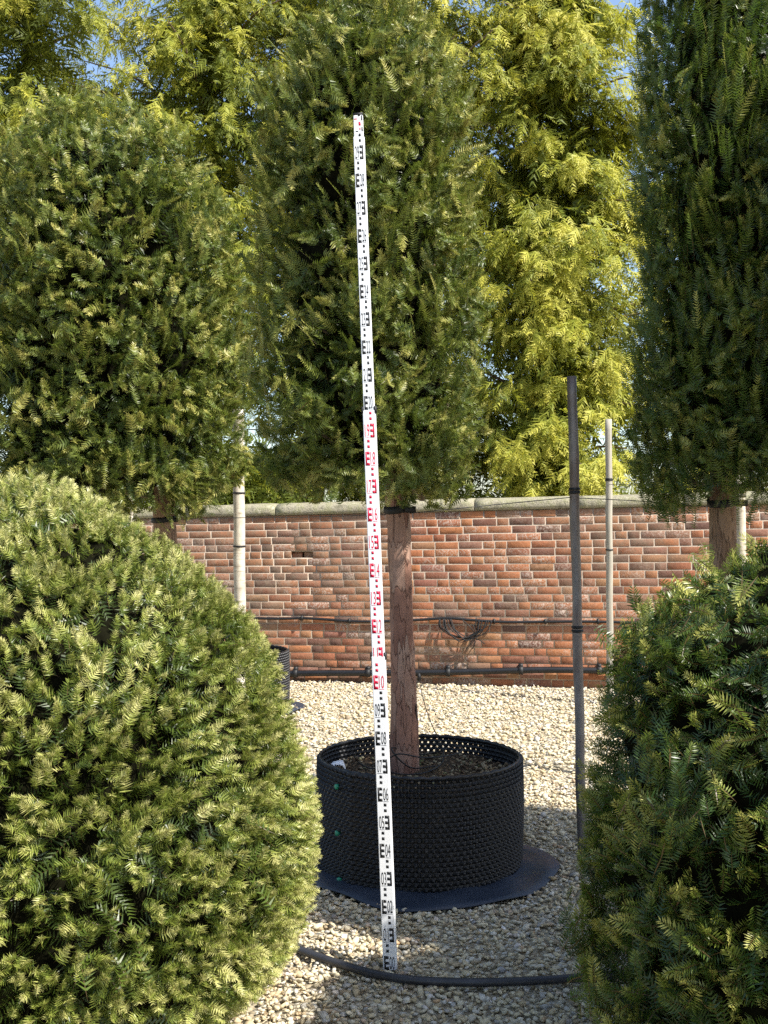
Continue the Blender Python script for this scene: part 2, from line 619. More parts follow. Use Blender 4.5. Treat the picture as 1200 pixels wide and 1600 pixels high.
def ground_pts(y0, y1, per_m2, rng, margin=0.5):
    w = lambda y: 0.36 * y + margin
    n = int((y1 - y0) * (w(y1) + w(y0)) * per_m2)
    y = rng.uniform(y0, y1, n)
    x = rng.uniform(-1, 1, n) * w(y1)
    k = np.abs(x) < w(y)
    x, y = x[k], y[k]
    # nothing under the two clipped domes, the ground sheet or beyond the wall
    k = (np.hypot(x + 1.04, y - 3.2) > 0.62) & (np.hypot(x - 1.30, y - 3.0) > 0.55)
    k &= np.hypot(x - SHEET_C.x, y - SHEET_C.y) > SHEET_R - 0.015
    k &= y < 10.75 - 0.16 * x
    x, y = x[k], y[k]
    return np.stack([x, y, rng.uniform(0.002, 0.016, len(x))], 1)


gv, gf, off = [], [], 0
for y0, y1, per, size, sub, marg in ((3.2, 4.75, 3300, 0.0190, 1, 0.05), (2.0, 4.75, 500, 0.028, 1, 0.1), (4.75, 6.6, 1900, 0.0205, 1, 0.1), (6.6, 10.9, 850, 0.026, 1, 0.1)):
    p = ground_pts(y0, y1, per, RNG, marg)
    if y0 > 4:
        p = p[(p[:, 0] > -0.14 * p[:, 1] - 0.15) & (p[:, 0] < 0.25 * p[:, 1] + 0.2)]
    if y1 < 5:
        inner = (p[:, 0] > -0.62) & (p[:, 0] < 0.86) & (p[:, 1] > 3.2)
        p = p[inner] if per > 1000 else p[~inner]
    v, f = scatter_stones(p, size, sub, RNG)
    gv.append(v)
    gf.append(f + off)
    off += len(v)
me = np_mesh('gravel', np.concatenate(gv), [np.concatenate(gf)], MAT['pebble'])
tag(mobj('gravel', me), 'loose pale cream and tan gravel stones on the yard floor', 'gravel', kind='stuff')

# fallen needles and bits of twig among the stones
n = 2600
y = RNG.uniform(3.3, 10.2, n)
x = RNG.uniform(-0.14, 0.26, n) * y
kp = (np.hypot(x - 0.215, y - 5.03) > 0.6) & (vnoise(np.stack([x, y, 0 * x], 1), 1.1, 4, 3) > 0.45)
x, y = x[kp], y[kp]
n = len(x)
a = RNG.random(n) * np.pi
ln = RNG.uniform(0.008, 0.035, n)
c = np.stack([x, y, RNG.uniform(0.018, 0.026, n)], 1)
d = np.stack([np.cos(a), np.sin(a), RNG.normal(size=n) * 0.15], 1) * ln[:, None]
w = np.stack([-np.sin(a), np.cos(a), 0 * a], 1) * 0.0018
V = np.stack([c - d - w * 0.3, c - w, c + d, c + w], 1).reshape(-1, 3)
me = np_mesh('leaf_litter', V, [np.arange(n * 4).reshape(-1, 4)], plain('dead_needles', (0.14, 0.085, 0.04), 0.9, 0.1, 0, 0.5, 9))
tag(mobj('leaf_litter', me), 'brown fallen needles and twig bits strewn over the gravel', 'leaf litter', kind='stuff')

# ------------------------------------------------------------------ brick wall
WALL_ANG = math.atan2(-0.16, 1.0)
WALL_O = Vector((0, 10.78, 0))
wall = empty('brick_wall', WALL_O, WALL_ANG)
tag(wall, 'long old red brick garden wall with pale stone coping', 'wall')
W2 = Matrix.Translation(WALL_O) @ Matrix.Rotation(WALL_ANG, 4, 'Z')
N_COURSE = 23


def wall_top(x):
    return 1.695 + 0.022 * x


def behind(px, py):
    """the brick is hidden by a nearer thing"""
    if px < 505:
        xs = [(50, 742), (130, 765), (240, 830), (330, 915), (400, 1000), (440, 1080)]
        y = np.interp(px, [a for a, b in xs], [b for a, b in xs])
        if py > y:
            return True
    if px > 925:
        y = np.interp(px, [925, 940, 980, 1050, 1200], [1200, 1100, 1000, 940, 835])
        if py > y:
            return True
    return 604 < px < 645 or px > 1195 or px < 235


rb = random.Random(5)
def prism(mb, xs, lo, hi, y0, y1):
    v, q = [], []
    for x in xs:
        v += [(x, y0, lo(x)), (x, y1, lo(x)), (x, y1, hi(x)), (x, y0, hi(x))]
    m = len(xs)
    for i in range(m - 1):
        for a in range(4):
            b = (a + 1) % 4
            q.append((i * 4 + a, i * 4 + b, (i + 1) * 4 + b, (i + 1) * 4 + a))
    mb.add(v, q + [(0, 3, 2, 1), ((m - 1) * 4, (m - 1) * 4 + 1, (m - 1) * 4 + 2, (m - 1) * 4 + 3)])


hw = W2.inverted() @ P(475, 867, 11.0)
hp = wall_top(hw.x) / N_COURSE
hk = round(hw.z / hp - 0.5)
H0, H1, HZ0, HZ1 = hw.x - 0.112, hw.x + 0.112, hk * hp + 0.006, (hk + 1) * hp - 0.006
core = MB()
wb = lambda x: -0.05
prism(core, np.linspace(-6.2, H0, 12), wb, wall_top, 0.0026, 0.34)
prism(core, np.linspace(H1, 6.2, 16), wb, wall_top, 0.0026, 0.34)
prism(core, [H0, H1], wb, lambda x: HZ0, 0.0026, 0.34)
prism(core, [H0, H1], lambda x: HZ1, wall_top, 0.0026, 0.34)
prism(core, [H0, H1], lambda x: HZ0, lambda x: HZ1, 0.12, 0.34)
core.build('mortar_core', MAT['mortar'], wall)


def brick_verts(L, H, D=0.1, ch=0.0013, rr=None):
    """front face proud with worn chamfered edges; x along the wall, y into it"""
    def j():
        return (rr.random() - 0.5) * 0.0012 if rr else 0.0
    x, z = L / 2, H / 2
    out = [(-x, ch, -z), (x, ch, -z), (x, ch, z), (-x, ch, z)]
    inn = [(-x + ch + abs(j()), j(), -z + ch + abs(j())), (0.0, j(), -z + ch + abs(j())), (x - ch - abs(j()), j(), -z + ch + abs(j())),
           (x - ch - abs(j()), j(), z - ch - abs(j())), (0.0, j(), z - ch - abs(j())), (-x + ch + abs(j()), j(), z - ch - abs(j()))]
    bk = [(-x, D, -z), (x, D, -z), (x, D, z), (-x, D, z)]
    v = out + inn + bk
    tris = [(0, 5, 4), (0, 1, 5), (1, 6, 5), (3, 9, 8)[::1], (2, 8, 7), (2, 3, 8)]
    quads = [(4, 5, 8, 9), (5, 6, 7, 8), (1, 2, 7, 6), (3, 0, 4, 9), (0, 10, 11, 1), (2, 12, 13, 3), (3, 13, 10, 0), (1, 11, 12, 2)]
    return np.array(v), quads, tris


BH = 1.695 / N_COURSE - 0.011
SIZES = {'s': 0.222, 'h': 0.106}
VAR = {}
for k, L in SIZES.items():
    for i in range(6):
        v, q, t = brick_verts(L, BH, rr=rb)
        VAR[k, i] = np_mesh('brick_' + k, v, [np.array(q), np.array(t)], MAT['brick'])
HOLE = (P(475, 866, 11.0).x)
bricks = []
for c in range(N_COURSE):
    x = -6.1 - rb.random() * 0.2
    seq = 0
    while x < 6.0:
        k = 's' if (seq % 2 == 0 or rb.random() < 0.25) else 'h'
        if rb.random() < 0.06:
            k = 'h'
        seq += 1
        L = SIZES[k]
        sx = 1 + (rb.random() - 0.5) * 0.05
        gap = 0.010 + rb.random() * 0.006
        xc = x + L * sx / 2
        x += L * sx + gap
        pitch = wall_top(xc) / N_COURSE
        zc = (c + 0.5) * pitch + (rb.random() - 0.5) * 0.004
        w = W2 @ Vector((xc, 0, zc))
        px, py = CX + w.x / w.y * F_PX, HZ + (EYE - w.z) / w.y * F_PX
        if c == hk and H0 - 0.11 < xc < H1 + 0.11:
            continue
        vis = not behind(px, py)
        bricks.append(((1e6 if vis else 0) + L / w.y ** 2 * 1000, k, xc, zc, sx, pitch / (1.695 / N_COURSE), math.atan(0.022 * zc / 1.7)))
cl = [b_ for b_ in bricks if abs(b_[3] - (hk + 0.5) * hp) < 0.03]
le = max(b_[2] + SIZES[b_[1]] * b_[4] / 2 for b_ in cl if b_[2] < hw.x) + 0.012
re_ = min(b_[2] - SIZES[b_[1]] * b_[4] / 2 for b_ in cl if b_[2] > hw.x) - 0.012
for a, b_ in ((le, H0), (H1, re_)):
    if b_ - a > 0.025:
        k = 's' if b_ - a > 0.15 else 'h'
        bricks.append((1e6 + 1, k, (a + b_) / 2, (hk + 0.5) * hp, (b_ - a) / SIZES[k], 1.0, 0.0))
bricks.sort(reverse=True)
rest = MB()
for i, (s, k, xc, zc, sx, sz, rot) in enumerate(bricks):
    yo = (rb.random() - 0.5) * 0.0012
    if rb.random() < 0.05:
        yo += 0.001
    tilt = (rb.random() - 0.5) * 0.004
    var = rb.randrange(6)
    if i < 300:
        o = mobj('brick', VAR[k, var], wall, (xc, yo, zc))
        o.scale = (sx, 1, sz)
        o.rotation_euler = (0, -rot + tilt * 0.5, tilt)
    else:
        v, q, t = brick_verts(SIZES[k], BH, rr=rb)
        M = Matrix.LocRotScale(Vector((xc, yo, zc)), Matrix.Rotation(-rot + tilt * 0.5, 3, 'Y').to_quaternion(), Vector((sx, 1, sz)))
        rest.add([(M @ Vector(p))[:] for p in v], q, t)
ro = rest.build('bricks', MAT['brick_i'], wall, kind='stuff')
# the small hole where a brick has gone: two broken bricks set back in it
for dx, L, yy in ((-0.058, 0.098, 0.035), (0.056, 0.090, 0.055)):
    v, q, t = brick_verts(L, BH * 0.85, D=0.06, rr=rb)
    MB().add(v, q, t).build('broken_brick', MAT['brick'], wall, loc=(hw.x + dx, yy, (HZ0 + HZ1) / 2 - 0.003))

# coping stones
x = -6.2
i = 0
while x < 6.2:
    L = 0.86 + rb.random() * 0.22
    nx = 10
    prof = [(-0.018, 0.0), (-0.022, 0.035), (-0.018, 0.070), (-0.004, 0.090), (0.05, 0.112), (0.16, 0.124), (0.30, 0.106), (0.385, 0.07), (0.385, 0.0)]
    v = []
    for a in range(nx + 1):
        xx = x + 0.004 + (L - 0.008) * a / nx
        for (yy, zz) in prof:
            jz = (vnoise(np.array([[xx * 1.0, yy, zz]]), 9, 3)[0] - 0.5) * 0.014
            jy = (vnoise(np.array([[xx * 1.0, yy, zz]]), 12, 9)[0] - 0.5) * 0.014
            v.append((xx, yy + (jy if zz > 0 else 0), wall_top(xx) + 0.003 + zz + (jz if zz > 0 else 0)))
    m = len(prof)
    q = [(a * m + b, (a + 1) * m + b, (a + 1) * m + (b + 1) % m, a * m + (b + 1) % m) for a in range(nx) for b in range(m)]
    v = np.array(v)
    c0, c1 = len(v), len(v) + 1
    v = np.concatenate([v, [v[:m].mean(0), v[-(nx > 0) * m:].mean(0)]])
    t = [(c0, b, (b + 1) % m) for b in range(m)] + [(c1, nx * m + (b + 1) % m, nx * m + b) for b in range(m)]
    MB().add(v, q, t).build('coping_stone', MAT['coping'], wall)
    x += L
    i += 1


def W(px, py, off):
    """the point on the wall's face (off metres in front of it) seen at this pixel"""
    # ray (x,d,z) = d*(a,1,b): local y of wall = -off
    a, b = (px - CX) / F_PX, -(py - HZ) / F_PX
    nrm = Vector((math.sin(-WALL_ANG), math.cos(WALL_ANG), 0))
    nrm = (W2.to_3x3() @ Vector((0, 1, 0)))
    d = (nrm.dot(WALL_O) - off) / (nrm.x * a + nrm.y)
    return Vector((a * d, d, EYE + b * d))


# pipes along the wall
pe = empty('water_pipe', W(700, 1050, 0.06))
tag(pe, 'thick black plastic water pipe clipped low along the brick wall', 'pipe')
base = pe.location.copy()
mb = MB()
pts = smoothpath([W(200, 1056, 0.05), W(452, 1052, 0.05), W(600, 1051, 0.05), W(700, 1050, 0.05), W(850, 1046.5, 0.05), W(966, 1048, 0.05), W(1200, 1050, 0.05)], 40)
mb.tube([p - base for p in pts], 0.031, 12)
mb.build('pipe', MAT['pipe'], pe, True)
for px in (330, 450, 578, 693, 812, 940, 1070):
    k = min(pts, key=lambda p: abs(CX + p.x / p.y * F_PX - px)) - base
    dr = (W2.to_3x3() @ Vector((1, 0, 0)))
    mb = MB()
    mb.tube([k - dr * 0.022, k - dr * 0.02, k + dr * 0.02, k + dr * 0.022], [0.034, 0.042, 0.042, 0.034], 12)
    M = Matrix.Translation(k) @ Matrix.Rotation(WALL_ANG, 4, 'Z')
    mb.box((-0.018, -0.012, 0.030), (0.018, 0.052, 0.062), M)
    mb.build('pipe_clip', MAT['rubber'], pe)
mb = MB()
k = W(655, 1056, 0.06) - base
mb.tube([k + Vector((0, 0, 0.03)), k - Vector((0, 0, 0.05))], [0.022, 0.016], 10)
mb.build('outlet_tee', MAT['rubber'], pe)

ir = empty('irrigation_pipe', W(700, 968, 0.03))
tag(ir, 'thin black irrigation pipe running along the brick wall at knee height', 'pipe')
base = ir.location.copy()
mb = MB()
pts = smoothpath([W(180, 957, 0.025), W(405, 966, 0.025), W(480, 966, 0.025), W(560, 971, 0.025), W(640, 969, 0.025), W(700, 966, 0.025), W(740, 969, 0.025), W(800, 972, 0.025), W(900, 971, 0.025), W(1000, 973, 0.025), W(1060, 975, 0.025), W(1200, 973, 0.025)], 70)
mb.tube([p - base for p in pts], 0.0135, 8)
mb.build('pipe', MAT['pipe'], ir, True)
for px in (476, 540, 775, 850, 940, 1025):
    k = min(pts, key=lambda p: abs(CX + p.x / p.y * F_PX - px)) - base
    mb = MB()
    mb.box((-0.010, -0.022, -0.020), (0.010, 0.022, 0.026), Matrix.Translation(k) @ Matrix.Rotation(WALL_ANG, 4, 'Z'))
    mb.build('pipe_clip', MAT['rubber'], ir)

co = empty('tubing_coil', W(725, 966, 0.05))
tag(co, 'loose coil of thin black drip tubing hung on the wall pipe', 'tubing')
base = co.location.copy()
rc = random.Random(3)
for i in range(9):
    xa = 687 + i * 2.2 + rc.uniform(-2, 2)
    xb = 742 + i * 2.8 + rc.uniform(-2, 2)
    dep = rc.uniform(24, 38)
    kn = (737 + rc.uniform(-4, 4), 992 + rc.uniform(-4, 6))
    ys = 967
    mb = MB()
    o = rc.uniform(0.03, 0.07)
    pp = [W(xa, ys, o), W(xa + 1 + i * 0.5, ys + dep * 0.45, o + 0.02), W(xa + 16, ys + dep * 0.85, o + 0.03), W((xa + kn[0]) / 2 + 6, ys + dep, o + 0.03), W(kn[0], kn[1], o + 0.02), W((kn[0] + xb) / 2 + 5, kn[1] - 8, o + 0.02), W(xb, ys + 9, o + 0.01), W(xb + 2, ys + 3, o)]
    mb.tube([p - base for p in smoothpath(pp, 30)], 0.0052, 5)
    mb.build('tubing_loop', MAT['rubber'], co, True)
for i, (a, b) in enumerate((((738, 975), (744, 1000)), ((742, 992), (728, 1014)), ((744, 998), (757, 1006)), ((741, 996), (738, 1014)), ((722, 968), (742, 990)))):
    mb = MB()
    mb.tube([p - base for p in smoothpath([W(*a, 0.06), W((a[0] + b[0]) / 2 + 2, (a[1] + b[1]) / 2, 0.08), W(*b, 0.07)], 10)], 0.0045, 5)
    mb.build('tubing_end', MAT['rubber'], co, True)


# ------------------------------------------------------------------ foliage machinery
def spray(pairs, L, nl, nw, rng, kite=True, vee=0.25, tuft=True):
    """a flat yew spray along +x: needles in two ranks. returns verts, polys(k), tipness"""
    V, T = [], []
    pos = np.linspace(0.06, 0.98, pairs) * L
    for i, s in enumerate(pos):
        for side in (-1, 1):
            u = s / L
            ln = nl * (0.55 + 0.6 * math.sin(math.pi * min(1, 0.18 + u * 0.80))) * rng.uniform(0.85, 1.15)
            an = R(72 - 34 * u ** 2 + rng.normal() * 7)
            vz = vee + rng.normal() * 0.13
            d = np.array([math.cos(an), side * math.sin(an), vz])
            d /= np.linalg.norm(d)
            sd = np.cross(d, [0, 0, 1]) + rng.normal(size=3) * 0.25
            sd -= d * sd.dot(d)
            sd /= np.linalg.norm(sd)
            b = np.array([s, 0, 0.0])
            if kite:
                V += [b, b + d * ln * 0.45 + sd * nw / 2, b + d * ln, b + d * ln * 0.45 - sd * nw / 2]
                T += [u * 0.7, u * 0.8 + 0.1, u * 0.8 + 0.2, u * 0.8 + 0.1]
            else:
                V += [b + sd * nw / 2, b + d * ln, b - sd * nw / 2]
                T += [u * 0.75, u * 0.75 + 0.25, u * 0.75]
    V = np.array(V)
    k = 4 if kite else 3
    F = np.arange(len(V)).reshape(-1, k)
    # the twig: one long thin kite standing on edge
    n = len(V)
    tw = np.array([(-0.25 * L, 0, 0), (0.3 * L, 0.0011, -0.0012), (0.97 * L, 0, 0), (0.3 * L, -0.0011, 0.0012)])
    if kite:
        V = np.concatenate([V, tw])
        F = np.concatenate([F, [[n, n + 1, n + 2, n + 3]]])
        T = T + [-1] * 4
    else:
        V = np.concatenate([V, tw[[0, 1, 2]]])
        F = np.concatenate([F, [[n, n + 1, n + 2]]])
        T = T + [-1] * 3
    return V, F, np.array(T, float)


def frond(rng, L=0.22, pairs=8):
    """a flat fern-like cypress spray along +x, side shoots forked"""
    V, T = [], []
    for i in range(pairs):
        u = (i + 0.6) / pairs
        for side in (-1, 1):
            ln = L * 0.42 * (1.05 - u * 0.75) * rng.uniform(0.75, 1.2)
            an = R(48 - 12 * u + rng.normal() * 8)
            d = np.array([math.cos(an), side * math.sin(an), -0.22 + rng.normal() * 0.16])
            d /= np.linalg.norm(d)
            sd = np.cross(d, [0, 0, 1])
            sd += rng.normal(size=3) * 0.3
            sd /= np.linalg.norm(sd)
            b = np.array([u * L, 0, -0.10 * u * u * L])
            w = 0.0072 * rng.uniform(0.8, 1.3)
            V += [b + sd * w, b + d * ln, b - sd * w]
            T += [u * 0.6, u * 0.6 + 0.4, u * 0.6]
    V = np.array(V)
    F = np.arange(len(V)).reshape(-1, 3)
    return V, F, np.array(T)


def place(templates, pos, xdir, zdir, scale, tint, rng, tipgain=0.35):
    """one mesh array of many sprays. xdir: along the twig, zdir: the spray's upper face"""
    xd = unit(xdir)
    zd = unit(zdir - xd * (zdir * xd).sum(1, keepdims=True))
    yd = np.cross(zd, xd)
    Rm = np.stack([xd, yd, zd], 2) * scale[:, None, None]
    which = rng.integers(0, len(templates), len(pos))
    V, F, T, off = [], [], [], 0
    for k, (tv, tf, tt) in enumerate(templates):
        s = which == k
        if not s.any():
            continue
        v = np.einsum('nij,vj->nvi', Rm[s], tv) + pos[s][:, None, :]
        n = s.sum()
        f = tf[None] + (np.arange(n) * len(tv))[:, None, None] + off
        t = np.where(tt[None] < 0, 0.08, np.clip(0.17 + tint[s][:, None] * 0.65 + tt[None] * tipgain * (0.5 + tint[s][:, None]), 0.17, 1.0))
        V.append(v.reshape(-1, 3))
        F.append(f.reshape(-1, tf.shape[1]))
        T.append(t.ravel())
        off += n * len(tv)
    return np.concatenate(V), np.concatenate(F), np.concatenate(T)


class Crown:
    """a body of foliage of revolution with an uneven surface"""
    def __init__(self, zs, rs, cx, cy, lean=(0, 0), seed=0, amp=0.06, scale=3.0):
        self.zs, self.rs = np.array(zs, float), np.array(rs, float)
        self.cx, self.cy, self.lean = cx, cy, lean
        self.seed, self.amp, self.scale = seed, amp, scale

    def r(self, z):
        return np.interp(z, self.zs, self.rs)

    def axis(self, z):
        z = np.asarray(z, float)
        t = z - self.zs[0]
        return self.cx + self.lean[0] * t, self.cy + self.lean[1] * t

    def sample(self, n, rng, face=-0.25, back=0.3):
        """points on the surface and outward normals, thinned on the side away from the viewer"""
        zf = np.linspace(self.zs[0], self.zs[-1], 400)
        rf = self.r(zf)
        ds = np.hypot(np.gradient(zf), np.gradient(rf))
        w = np.cumsum((rf + 0.02) * ds)
        w /= w[-1]
        z = np.interp(rng.random(n * 3), w, zf)
        th = rng.random(n * 3) * 2 * np.pi
        r = self.r(z)
        dr = (self.r(z + 0.03) - self.r(z - 0.03)) / 0.06
        nn = unit(np.stack([np.cos(th), np.sin(th), -dr], 1))
        ax, ay = self.axis(z)
        p = np.stack([ax + r * np.cos(th), ay + r * np.sin(th), z], 1)
        tocam = unit(np.array([0, 0, EYE]) - p)
        f = (tocam * nn).sum(1)
        keep = (f > face) | (rng.random(len(z)) < back)
        p, nn = p[keep], nn[keep]
        return p[:n], nn[:n]

    def core(self, name, inset, parent, mat, nz=36, nt=44):  # solid dark shell inside the foliage, painting the shade in its gaps
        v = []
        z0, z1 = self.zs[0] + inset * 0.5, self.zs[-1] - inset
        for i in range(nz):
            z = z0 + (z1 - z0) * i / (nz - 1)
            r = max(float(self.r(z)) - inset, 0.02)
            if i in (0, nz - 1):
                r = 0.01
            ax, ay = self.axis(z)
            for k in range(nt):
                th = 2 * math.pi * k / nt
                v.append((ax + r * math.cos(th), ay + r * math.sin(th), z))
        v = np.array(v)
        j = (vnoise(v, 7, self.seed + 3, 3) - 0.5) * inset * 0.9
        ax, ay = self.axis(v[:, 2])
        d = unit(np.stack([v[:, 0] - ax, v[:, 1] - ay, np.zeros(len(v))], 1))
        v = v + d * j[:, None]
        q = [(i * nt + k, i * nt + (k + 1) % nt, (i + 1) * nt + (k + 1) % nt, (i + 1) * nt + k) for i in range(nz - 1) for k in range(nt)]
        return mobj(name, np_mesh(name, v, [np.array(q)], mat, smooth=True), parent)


def dress(crown, n, templates, rng, depth, gap=0.36, gap_scale=6.0, out=0.75, up=0.3, side=0.7, s=(0.8, 1.25), zn=0.5, tint_mu=0.45, tint_sd=0.2, tipgain=0.35, face=-0.25, back=0.3, deep_tint=0.25, stray=0.03, bottom_droop=0.0, clump=0.06, clump_scale=5.0, dep0=0.0, dpow=1.35, tuft=1, spread=0.75, tuft_gap=1.0):
    p, nn = crown.sample(n // tuft, rng, face, back)
    n = len(p)
    big = vnoise(p, crown.scale, crown.seed, 2) - 0.5
    cl = vnoise(p, clump_scale, crown.seed + 5, 3)
    dep = dep0 + rng.random(n) ** dpow * depth
    g = vnoise(p, gap_scale, crown.seed + 9, 2)
    keep = ~((g < gap) & (dep < dep0 + depth * 0.75))
    p, nn, big, cl, dep = p[keep], nn[keep], big[keep], cl[keep], dep[keep]
    n = len(p)
    st = rng.random(n) < stray
    offs = big * 2 * crown.amp + (cl - 0.5) * 2 * clump - dep
    offs = np.where(st, offs + rng.random(n) * 0.06 + 0.01, offs)
    p = p + nn * offs[:, None]
    rnd = unit(rng.normal(size=(n, 3)))
    upv = np.array([0, 0, 1.0])
    # neighbouring sprays lean the same way: a slow direction field on top of the random part
    fld = np.stack([vnoise(p, 5.0, crown.seed + 21 + i, 1) - 0.5 for i in range(3)], 1) * 2.2
    xd = nn * out + upv * up + rnd * side * 0.6 + fld * side
    if bottom_droop:
        low = np.clip(1 - (p[:, 2] - crown.zs[0]) / 0.5, 0, 1)
        xd = xd - upv * (low * bottom_droop)[:, None]
    zd = upv * (1 - zn) + nn * zn + unit(rng.normal(size=(n, 3))) * 0.55
    sc = rng.uniform(s[0], s[1], n)
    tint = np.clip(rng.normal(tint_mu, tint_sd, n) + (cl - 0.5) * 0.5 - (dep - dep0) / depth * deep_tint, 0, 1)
    if tuft > 1:
        # each shoot carries several sprays: the lower ones spread, the upper ones go on forward
        L = templates[0][0][:, 0].max()
        x0 = np.repeat(unit(xd), tuft, 0)
        p = np.repeat(p, tuft, 0)
        zd = np.repeat(zd, tuft, 0)
        n = len(p)
        u = rng.random(n)
        p = p - x0 * (u * L * 1.25)[:, None]
        lat = unit(rng.normal(size=(n, 3)))
        lat = unit(lat - x0 * (lat * x0).sum(1, keepdims=True))
        xd = x0 + lat * ((0.25 + u * 1.1) * spread)[:, None]
        zd = unit(zd) * 0.55 + x0 * 0.5 + rng.normal(size=(n, 3)) * 0.4
        sc = np.repeat(sc, tuft) * rng.uniform(0.75, 1.2, n)
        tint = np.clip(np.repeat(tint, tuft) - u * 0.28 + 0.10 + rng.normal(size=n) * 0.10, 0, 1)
    # the template starts at its base: pull it back so that the tip ends at the surface
    L = templates[0][0][:, 0].max()
    p = p - unit(xd) * (sc * L * 0.75)[:, None]
    return place(templates, p, xd, zd, sc, tint, rng, tipgain)


def foliage(name, parts, mat, parent, kind=None):
    off = 0
    V, F, T = [], {}, []
    for v, f, t in parts:
        V.append(v)
        F.setdefault(f.shape[1], []).append(f + off)
        T.append(t)
        off += len(v)
    me = np_mesh(name, np.concatenate(V), [np.concatenate(x) for x in F.values()], mat, {'tint': np.concatenate(T)})
    o = mobj(name, me, parent)
    if kind:
        o['kind'] = kind
    return o


def sample_fix(crown, off):
    """crowns live in their tree's own space: the viewer test needs the place's"""
    orig = crown.sample

    def f(n, rng, face=-0.25, back=0.3):
        c2 = Crown(crown.zs + off.z, crown.rs, crown.cx + off.x, crown.cy + off.y, crown.lean)
        p, nn = Crown.sample(c2, n, rng, face, back)
        return p - np.array(off[:]), nn
    crown.sample = f


# ------------------------------------------------------------------ the two clipped yew domes
rng = np.random.default_rng(21)
T_LEFT = [spray(7, 0.031, 0.0138, 0.0034, rng, kite=False, vee=0.35) for _ in range(6)]
T_IN = [spray(8, 0.075, 0.024, 0.0055, rng, kite=False) for _ in range(4)]
T_RIGHT = [spray(10, 0.056, 0.0205, 0.0034, rng) for _ in range(6)]

dome = empty('yew_dome', (-1.04, 3.2, 0))
tag(dome, 'big sunlit clipped yew dome filling the lower left', 'topiary')
cr = Crown([0.02, 0.12, 0.26, 0.37, 0.50, 0.61, 0.70, 0.82, 0.94, 1.03, 1.146, 1.227, 1.326, 1.392, 1.483, 1.593, 1.68, 1.735, 1.76], [0.45, 0.55, 0.71, 0.785, 0.835, 0.852, 0.855, 0.846, 0.81, 0.785, 0.755, 0.715, 0.655, 0.588, 0.505, 0.36, 0.23, 0.12, 0.02], 0, 0, seed=31, amp=0.018, scale=3.5)
sample_fix(cr, dome.location)
INNER = dict(gap=-1, out=0.6, up=0.2, side=1.2, tint_mu=0.06, tint_sd=0.08, tipgain=0.1, stray=0, deep_tint=0.0)  # inner sprays tinted dark to paint the shade behind the outer ones
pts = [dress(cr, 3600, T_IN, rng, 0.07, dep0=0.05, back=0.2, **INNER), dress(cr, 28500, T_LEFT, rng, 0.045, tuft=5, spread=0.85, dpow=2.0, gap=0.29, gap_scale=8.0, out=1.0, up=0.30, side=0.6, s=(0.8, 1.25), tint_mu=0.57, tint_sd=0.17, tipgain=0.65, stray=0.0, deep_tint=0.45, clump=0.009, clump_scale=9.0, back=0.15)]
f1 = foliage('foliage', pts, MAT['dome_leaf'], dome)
cr.core('shade_core', 0.15, dome, MAT['core'])

dome2 = empty('yew_dome', (1.30, 3.0, 0))
tag(dome2, 'darker shaded clipped yew dome at the lower right', 'topiary')
cr2 = Crown([0.02, 0.10, 0.24, 0.42, 0.59, 0.75, 0.95, 1.13, 1.31, 1.42, 1.53, 1.62, 1.68, 1.71], [0.51, 0.61, 0.715, 0.768, 0.783, 0.775, 0.74, 0.705, 0.645, 0.52, 0.36, 0.22, 0.10, 0.02], 0, 0, seed=47, amp=0.03, scale=3.5)
sample_fix(cr2, dome2.location)
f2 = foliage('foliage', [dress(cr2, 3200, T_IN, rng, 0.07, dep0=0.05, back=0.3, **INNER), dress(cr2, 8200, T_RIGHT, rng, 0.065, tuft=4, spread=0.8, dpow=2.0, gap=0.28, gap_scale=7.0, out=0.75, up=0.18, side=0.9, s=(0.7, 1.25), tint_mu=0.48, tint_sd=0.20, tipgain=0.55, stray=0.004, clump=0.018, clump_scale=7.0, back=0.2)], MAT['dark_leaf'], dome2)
cr2.core('shade_core', 0.145, dome2, MAT['core'])


# ------------------------------------------------------------------ the container-grown yew trees
def trunk_mesh(pts, radii, mat, parent, seg=28, rows=90, seed=0, amp=0.09, name='trunk'):
    path = smoothpath(pts, rows)
    rr = np.interp(np.linspace(0, 1, rows + 1), np.linspace(0, 1, len(radii)), radii)
    V = []
    for i, (p, r) in enumerate(zip(path, rr)):
        th = np.linspace(0, 2 * np.pi, seg, endpoint=False)
        q = np.stack([np.cos(th), np.sin(th), np.full(seg, p.z * 2.2)], 1)
        a = vnoise(q, 1.6, seed, 2)
        st = vnoise(q * np.array([1, 1, 1.3]), 2.4, seed + 3, 1)
        plate = np.where(st > 0.52, 0.55, 0.0) + np.where(st > 0.66, 0.45, 0)
        k = r * (1 + amp * 1.6 * (a - 0.5) + amp * 0.55 * plate)
        V.append(np.stack([p.x + np.cos(th) * k, p.y + np.sin(th) * k, np.full(seg, p.z)], 1))
    V = np.concatenate(V)
    q = [(i * seg + k, i * seg + (k + 1) % seg, (i + 1) * seg + (k + 1) % seg, (i + 1) * seg + k) for i in range(rows) for k in range(seg)]
    return mobj(name, np_mesh(name, V, [np.array(q)], mat, smooth=True), parent)


